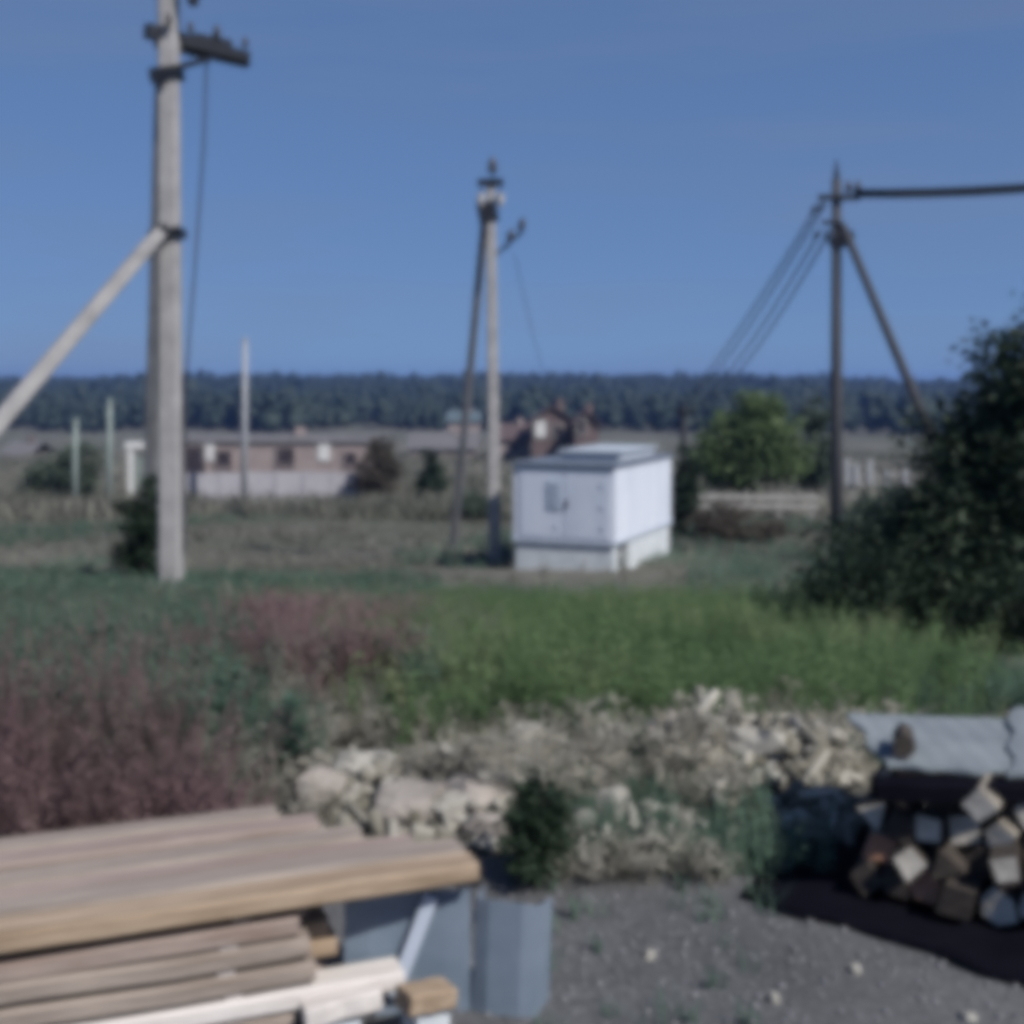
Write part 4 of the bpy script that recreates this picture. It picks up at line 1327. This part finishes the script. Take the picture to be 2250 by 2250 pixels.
tb = MB().beam((1.10, 3.745, 0.378), (1.62, 3.70, 0.385), (0.10, 0.055), None, (0, 0, 1), 0.005, 0, None, 4, 0.004).build('shade_board', 'shadeblack')  # black board added as the dark shade band below the sheets' overhang
tag(tb, 'black board standing in for the shade under the front edge of the grey sheets', 'board')
stub = log_obj(Vector((1.225, 3.83, 0.478)), Vector((0.3, 0.95, 0)).normalized(), 0.16, 0.036, 'bark', 'short dark wood stub standing in for a dark gap at the corner of the grey sheet', None)  # stub put in as the dark spot of a gap in the sheet

# ------------------------------------------------------------------ rubble, dead sticks, pale stones
def lump(name, x, d, s, m_, label, cat, group, zf=0.7, sink=0.12):
    import bmesh
    bm = bmesh.new()
    bmesh.ops.create_icosphere(bm, subdivisions=2, radius=1.0)
    o = random.uniform(0, 50)
    for v in bm.verts:
        p = v.co.copy()
        q = Vector((max(-0.72, min(0.72, p.x)), max(-0.7, min(0.7, p.y)), max(-0.66, min(0.66, p.z))))
        q *= 1.0 + 0.42 * mnoise.noise(p * 1.3 + Vector((o, 0, 0))) + 0.16 * mnoise.noise(p * 3.7 + Vector((0, o, 0)))
        v.co = Vector((q.x * s[0], q.y * s[1], q.z * s[2]))
    me = bpy.data.meshes.new(name)
    bm.to_mesh(me)
    bm.free()
    me.materials.append(M[m_])
    ob = bpy.data.objects.new(name, me)
    col.objects.link(ob)
    ob.location = (x, d, tz(x, d) + s[2] * (0.66 - sink) + (heap_h(x / d * F + 1125, d) * 0.7 if cat == 'rubble lump' else 0))
    ob.rotation_euler = (random.uniform(-.3, .3), random.uniform(-.3, .3), random.uniform(0, 6.28))
    tag(ob, label, cat, group)
    return ob
def heap_h(px, d):
    ridge = 4.72 + 0.35 * math.exp(-((px - 1560) / 260) ** 2)
    top = 0.10 + 0.12 * math.exp(-((px - 1520) / 150) ** 2) + 0.12 * math.exp(-((px - 1760) / 130) ** 2) + 0.05 * math.exp(-((px - 1120) / 120) ** 2)
    edge = min(1, max(0, (px - 640) / 120)) * min(1, max(0, (1960 - px) / 120))
    gap = 1 - 0.8 * math.exp(-((px - 1420) / 50) ** 2)
    return top * edge * gap * math.exp(-((d - ridge) / 0.42) ** 2)
def build_heap():
    v0, f0 = ICO
    bx8 = np.array([(x, y, z) for z in (-1, 1) for x, y in ((-1, -1), (1, -1), (1, 1), (-1, 1))], float)
    bf = np.array([(3, 2, 1), (3, 1, 0), (4, 5, 6), (4, 6, 7), (0, 1, 5), (0, 5, 4), (1, 2, 6), (1, 6, 5), (2, 3, 7), (2, 7, 6), (3, 0, 4), (3, 4, 7)])
    Vs, Fs, T = [], [], []
    n = 0
    cnt = 0
    while cnt < 1900:
        px, d = rng.uniform(640, 1960), rng.uniform(4.0, 6.2)
        hh = heap_h(px, d)
        if hh < 0.03 or rng.random() > 0.25 + hh * 5:
            continue
        cnt += 1
        x = wx(px, d)
        sz = 0.010 + 0.042 * rng.random() ** 2
        a, b, c = rng.uniform(0, 6.28), rng.normal(0, 0.6), rng.normal(0, 0.6)
        rm = np.array((Matrix.Rotation(a, 3, 'Z') @ Matrix.Rotation(b, 3, 'X') @ Matrix.Rotation(c, 3, 'Y')))
        if rng.random() < 0.45:
            v, f = v0 * rng.uniform(0.7, 1.3, (12, 1)) * sz * np.array([1.2, 0.9, 0.7]), f0
        else:
            v, f = bx8 * np.array([sz * rng.uniform(1.2, 3.6), sz * 0.5, sz * 0.28]), bf
        w = v @ rm.T + np.array([x, d, tz(x, d) + hh * rng.uniform(0.55, 1.15)])
        Vs.append(w)
        Fs.append(f + n)
        T.append(np.full(len(w), rng.random()))
        n += len(w)
    # the body of the heap
    gx, gy = np.linspace(630, 1970, 110), np.linspace(3.9, 6.3, 44)
    base = n
    G = []
    for dd in gy:
        for p in gx:
            X_ = wx(p, dd)
            G.append((X_, dd, tz(X_, dd) - 0.03 + heap_h(p, dd) * (0.95 + 0.5 * vn(X_, dd, 7, 3)) ))
    Vs.append(np.array(G))
    i = (np.arange(43)[:, None] * 110 + np.arange(109)[None, :]).ravel() + base
    Fs.append(np.concatenate([np.stack([i, i + 1, i + 111], -1), np.stack([i, i + 111, i + 110], -1)]))
    T.append(np.full(len(G), 0.12))
    o = np_mesh('rubble', np.concatenate(Vs), [np.concatenate(Fs)], M['scrap'], np.concatenate(T))
    tag(o, 'low heap of pale broken scraps and rubble between planks and firewood', 'rubble', None, 'stuff')
build_heap()
scatter('dry_weeds', [lambda: p_dry(0.5), lambda: p_dry(0.4, 7), lambda: p_tuft(26, 0.34, 0.009), lambda: p_tuft(20, 0.28, 0.008, 0.12)],
        pick(430, 640, 1980, 3.95, 6.0, lambda px, x, d: vn(x, d, 1.6, 21) > 0.02), 0.25, 0.62, M['weed_straw'],
        'pale dry stalks and straw among the rubble', 0.75, zadd=lambda x, y: heap_h(x / y * F + 1125, y) * 0.85)
GR = 'pale lumps of the rubble heap'
LUMPS = ((715, 1765, 95, 60, 'rubble_pink'), (775, 1745, 70, 75, 'rubble'), (835, 1730, 60, 75, 'rubble'), (905, 1800, 120, 70, 'rubble_pink'), (985, 1805, 70, 55, 'rubble'),
                         (1040, 1790, 100, 60, 'rubble_pink'), (1120, 1770, 110, 60, 'rubble'), (1150, 1690, 60, 85, 'rubble'), (1080, 1835, 90, 50, 'rubble_pink'), (1190, 1815, 80, 60, 'rubble_pink'),
                         (1255, 1840, 80, 70, 'rubble'), (1300, 1900, 60, 60, 'rubble'), (1345, 1800, 50, 70, 'rubble'), (1470, 1660, 70, 60, 'rubble_pink'), (1520, 1625, 60, 50, 'rubble'),
                         (1690, 1720, 100, 60, 'rubble'), (1770, 1680, 90, 60, 'rubble'), (1640, 1760, 70, 50, 'rubble'), (860, 1770, 60, 40, 'rubble'), (680, 1740, 50, 35, 'rubble_pink'))
for px, py, w, h, m_ in LUMPS:
    d = F * EYE / (py + 18 - HOR)
    k = d / F * 0.95
    same = sorted(q[0] for q in LUMPS if q[4] == m_)
    lab = ('pale grey concrete lump in the rubble, %s from the left' if m_ == 'rubble' else 'pinkish masonry lump in the rubble, %s from the left') % NTH[same.index(px)]
    lump('rubble_lump', wx(px, d), d, (w * k * random.uniform(.8, 1.05), w * k * 0.8, h * k * 0.8), m_, lab, 'rubble lump', GR)
for px, py, nth in ((1700, 2205, 'second'), (2130, 2240, 'fourth'), (1880, 2135, 'third'), (1430, 2110, 'first')):
    d = F * EYE / (py - HOR)
    lump('pale_stone', wx(px, d), d, (0.022, 0.019, 0.015), 'rubble', 'small pale stone lying on the grey gravel, %s from the left' % nth, 'stone', 'pale stones on the gravel')
def stick(p0, p1, r, label):
    a, b = Vector(p0), Vector(p1)
    m1 = a.lerp(b, 0.4) + Vector((random.uniform(-.02, .02), 0, random.uniform(-.01, .03)))
    mb = MB().tube([a, m1, b], [r, r * 0.9, r * 0.6], 7)
    o = mb.build('dead_branch', 'deadwood', None, True)
    q = a.lerp(b, 0.6)
    MB().tube([q, q + (b - a).cross(Vector((0, 1, 0))).normalized() * (b - a).length * 0.22 + (b - a) * 0.15], [r * 0.6, r * 0.3], 5).build('twig', 'deadwood', o)
    tag(o, label, 'branch', 'dead branches on the rubble')
def gp(px, py, z):
    d = F * (EYE - z) / (py - HOR)
    return (wx(px, d), d, z)
stick(gp(1420, 1700, 0.02), (wx(1595, 5.7), 5.7, wz(1570, 5.7)), 0.035, 'thick pale dead branch pointing up to the right over the rubble')
stick(gp(1385, 1850, 0.0), (wx(1372, 4.5), 4.5, wz(1735, 4.5)), 0.02, 'upright pale stick in the middle of the rubble')
stick(gp(1290, 1930, 0.0), (wx(1335, 4.15), 4.15, wz(1815, 4.15)), 0.02, 'short pale stick nearest the gravel')
stick(gp(1130, 1730, 0.0), (wx(1150, 4.9), 4.9, wz(1630, 4.9)), 0.03, 'stout pale stump of branch standing behind the rubble')
stick(gp(1240, 1760, 0.05), (wx(1375, 4.6), 4.6, wz(1850, 4.6) + 0.04), 0.016, 'thin pale stick lying across the rubble')
stick(gp(1620, 1750, 0.05), (wx(1800, 5.0), 5.0, wz(1640, 5.0)), 0.022, 'pale stick leaning towards the grey sheet')

def build_gravel():
    v0, f0 = ICO
    Vs, Fs = [], []
    n = 0
    for _ in range(7000):
        d = rng.uniform(2.7, 4.6)
        px = rng.uniform(-100, 2400)
        x = wx(px, d)
        s = 0.003 + 0.010 * rng.random() ** 3
        w = v0 * rng.uniform(0.7, 1.3, (12, 1)) * s * np.array([1, rng.uniform(.7, 1.1), 0.6])
        a = rng.uniform(0, 6.28)
        c, si = math.cos(a), math.sin(a)
        w = np.stack([w[:, 0] * c - w[:, 1] * si + x, w[:, 0] * si + w[:, 1] * c + d, w[:, 2] + tz(x, d) + s * 0.25], 1)
        Vs.append(w)
        Fs.append(f0 + n)
        n += 12
    o = np_mesh('gravel', np.concatenate(Vs), [np.concatenate(Fs)], M['gravel'])
    tag(o, 'loose grey gravel strewn over the yard', 'gravel', None, 'stuff')
build_gravel()

# ------------------------------------------------------------------ air
hz = MB().box((0, 1235, -4), (6200, 2700, 60)).build('haze', 'ground')
hz.data.materials.clear()
hm = bpy.data.materials.new('haze_air')
hm.use_nodes = True
hm.node_tree.nodes.clear()
vol = hm.node_tree.nodes.new('ShaderNodeVolumePrincipled')
vol.inputs['Color'].default_value = (0.24, 0.42, 1.0, 1)
vol.inputs['Density'].default_value = 0.00032
vol.inputs['Anisotropy'].default_value = 0.2
ho = hm.node_tree.nodes.new('ShaderNodeOutputMaterial')
hm.node_tree.links.new(vol.outputs[0], ho.inputs['Volume'])
hz.data.materials.append(hm)
tag(hz, 'thin bluish summer haze over the field', 'haze', None, 'stuff')
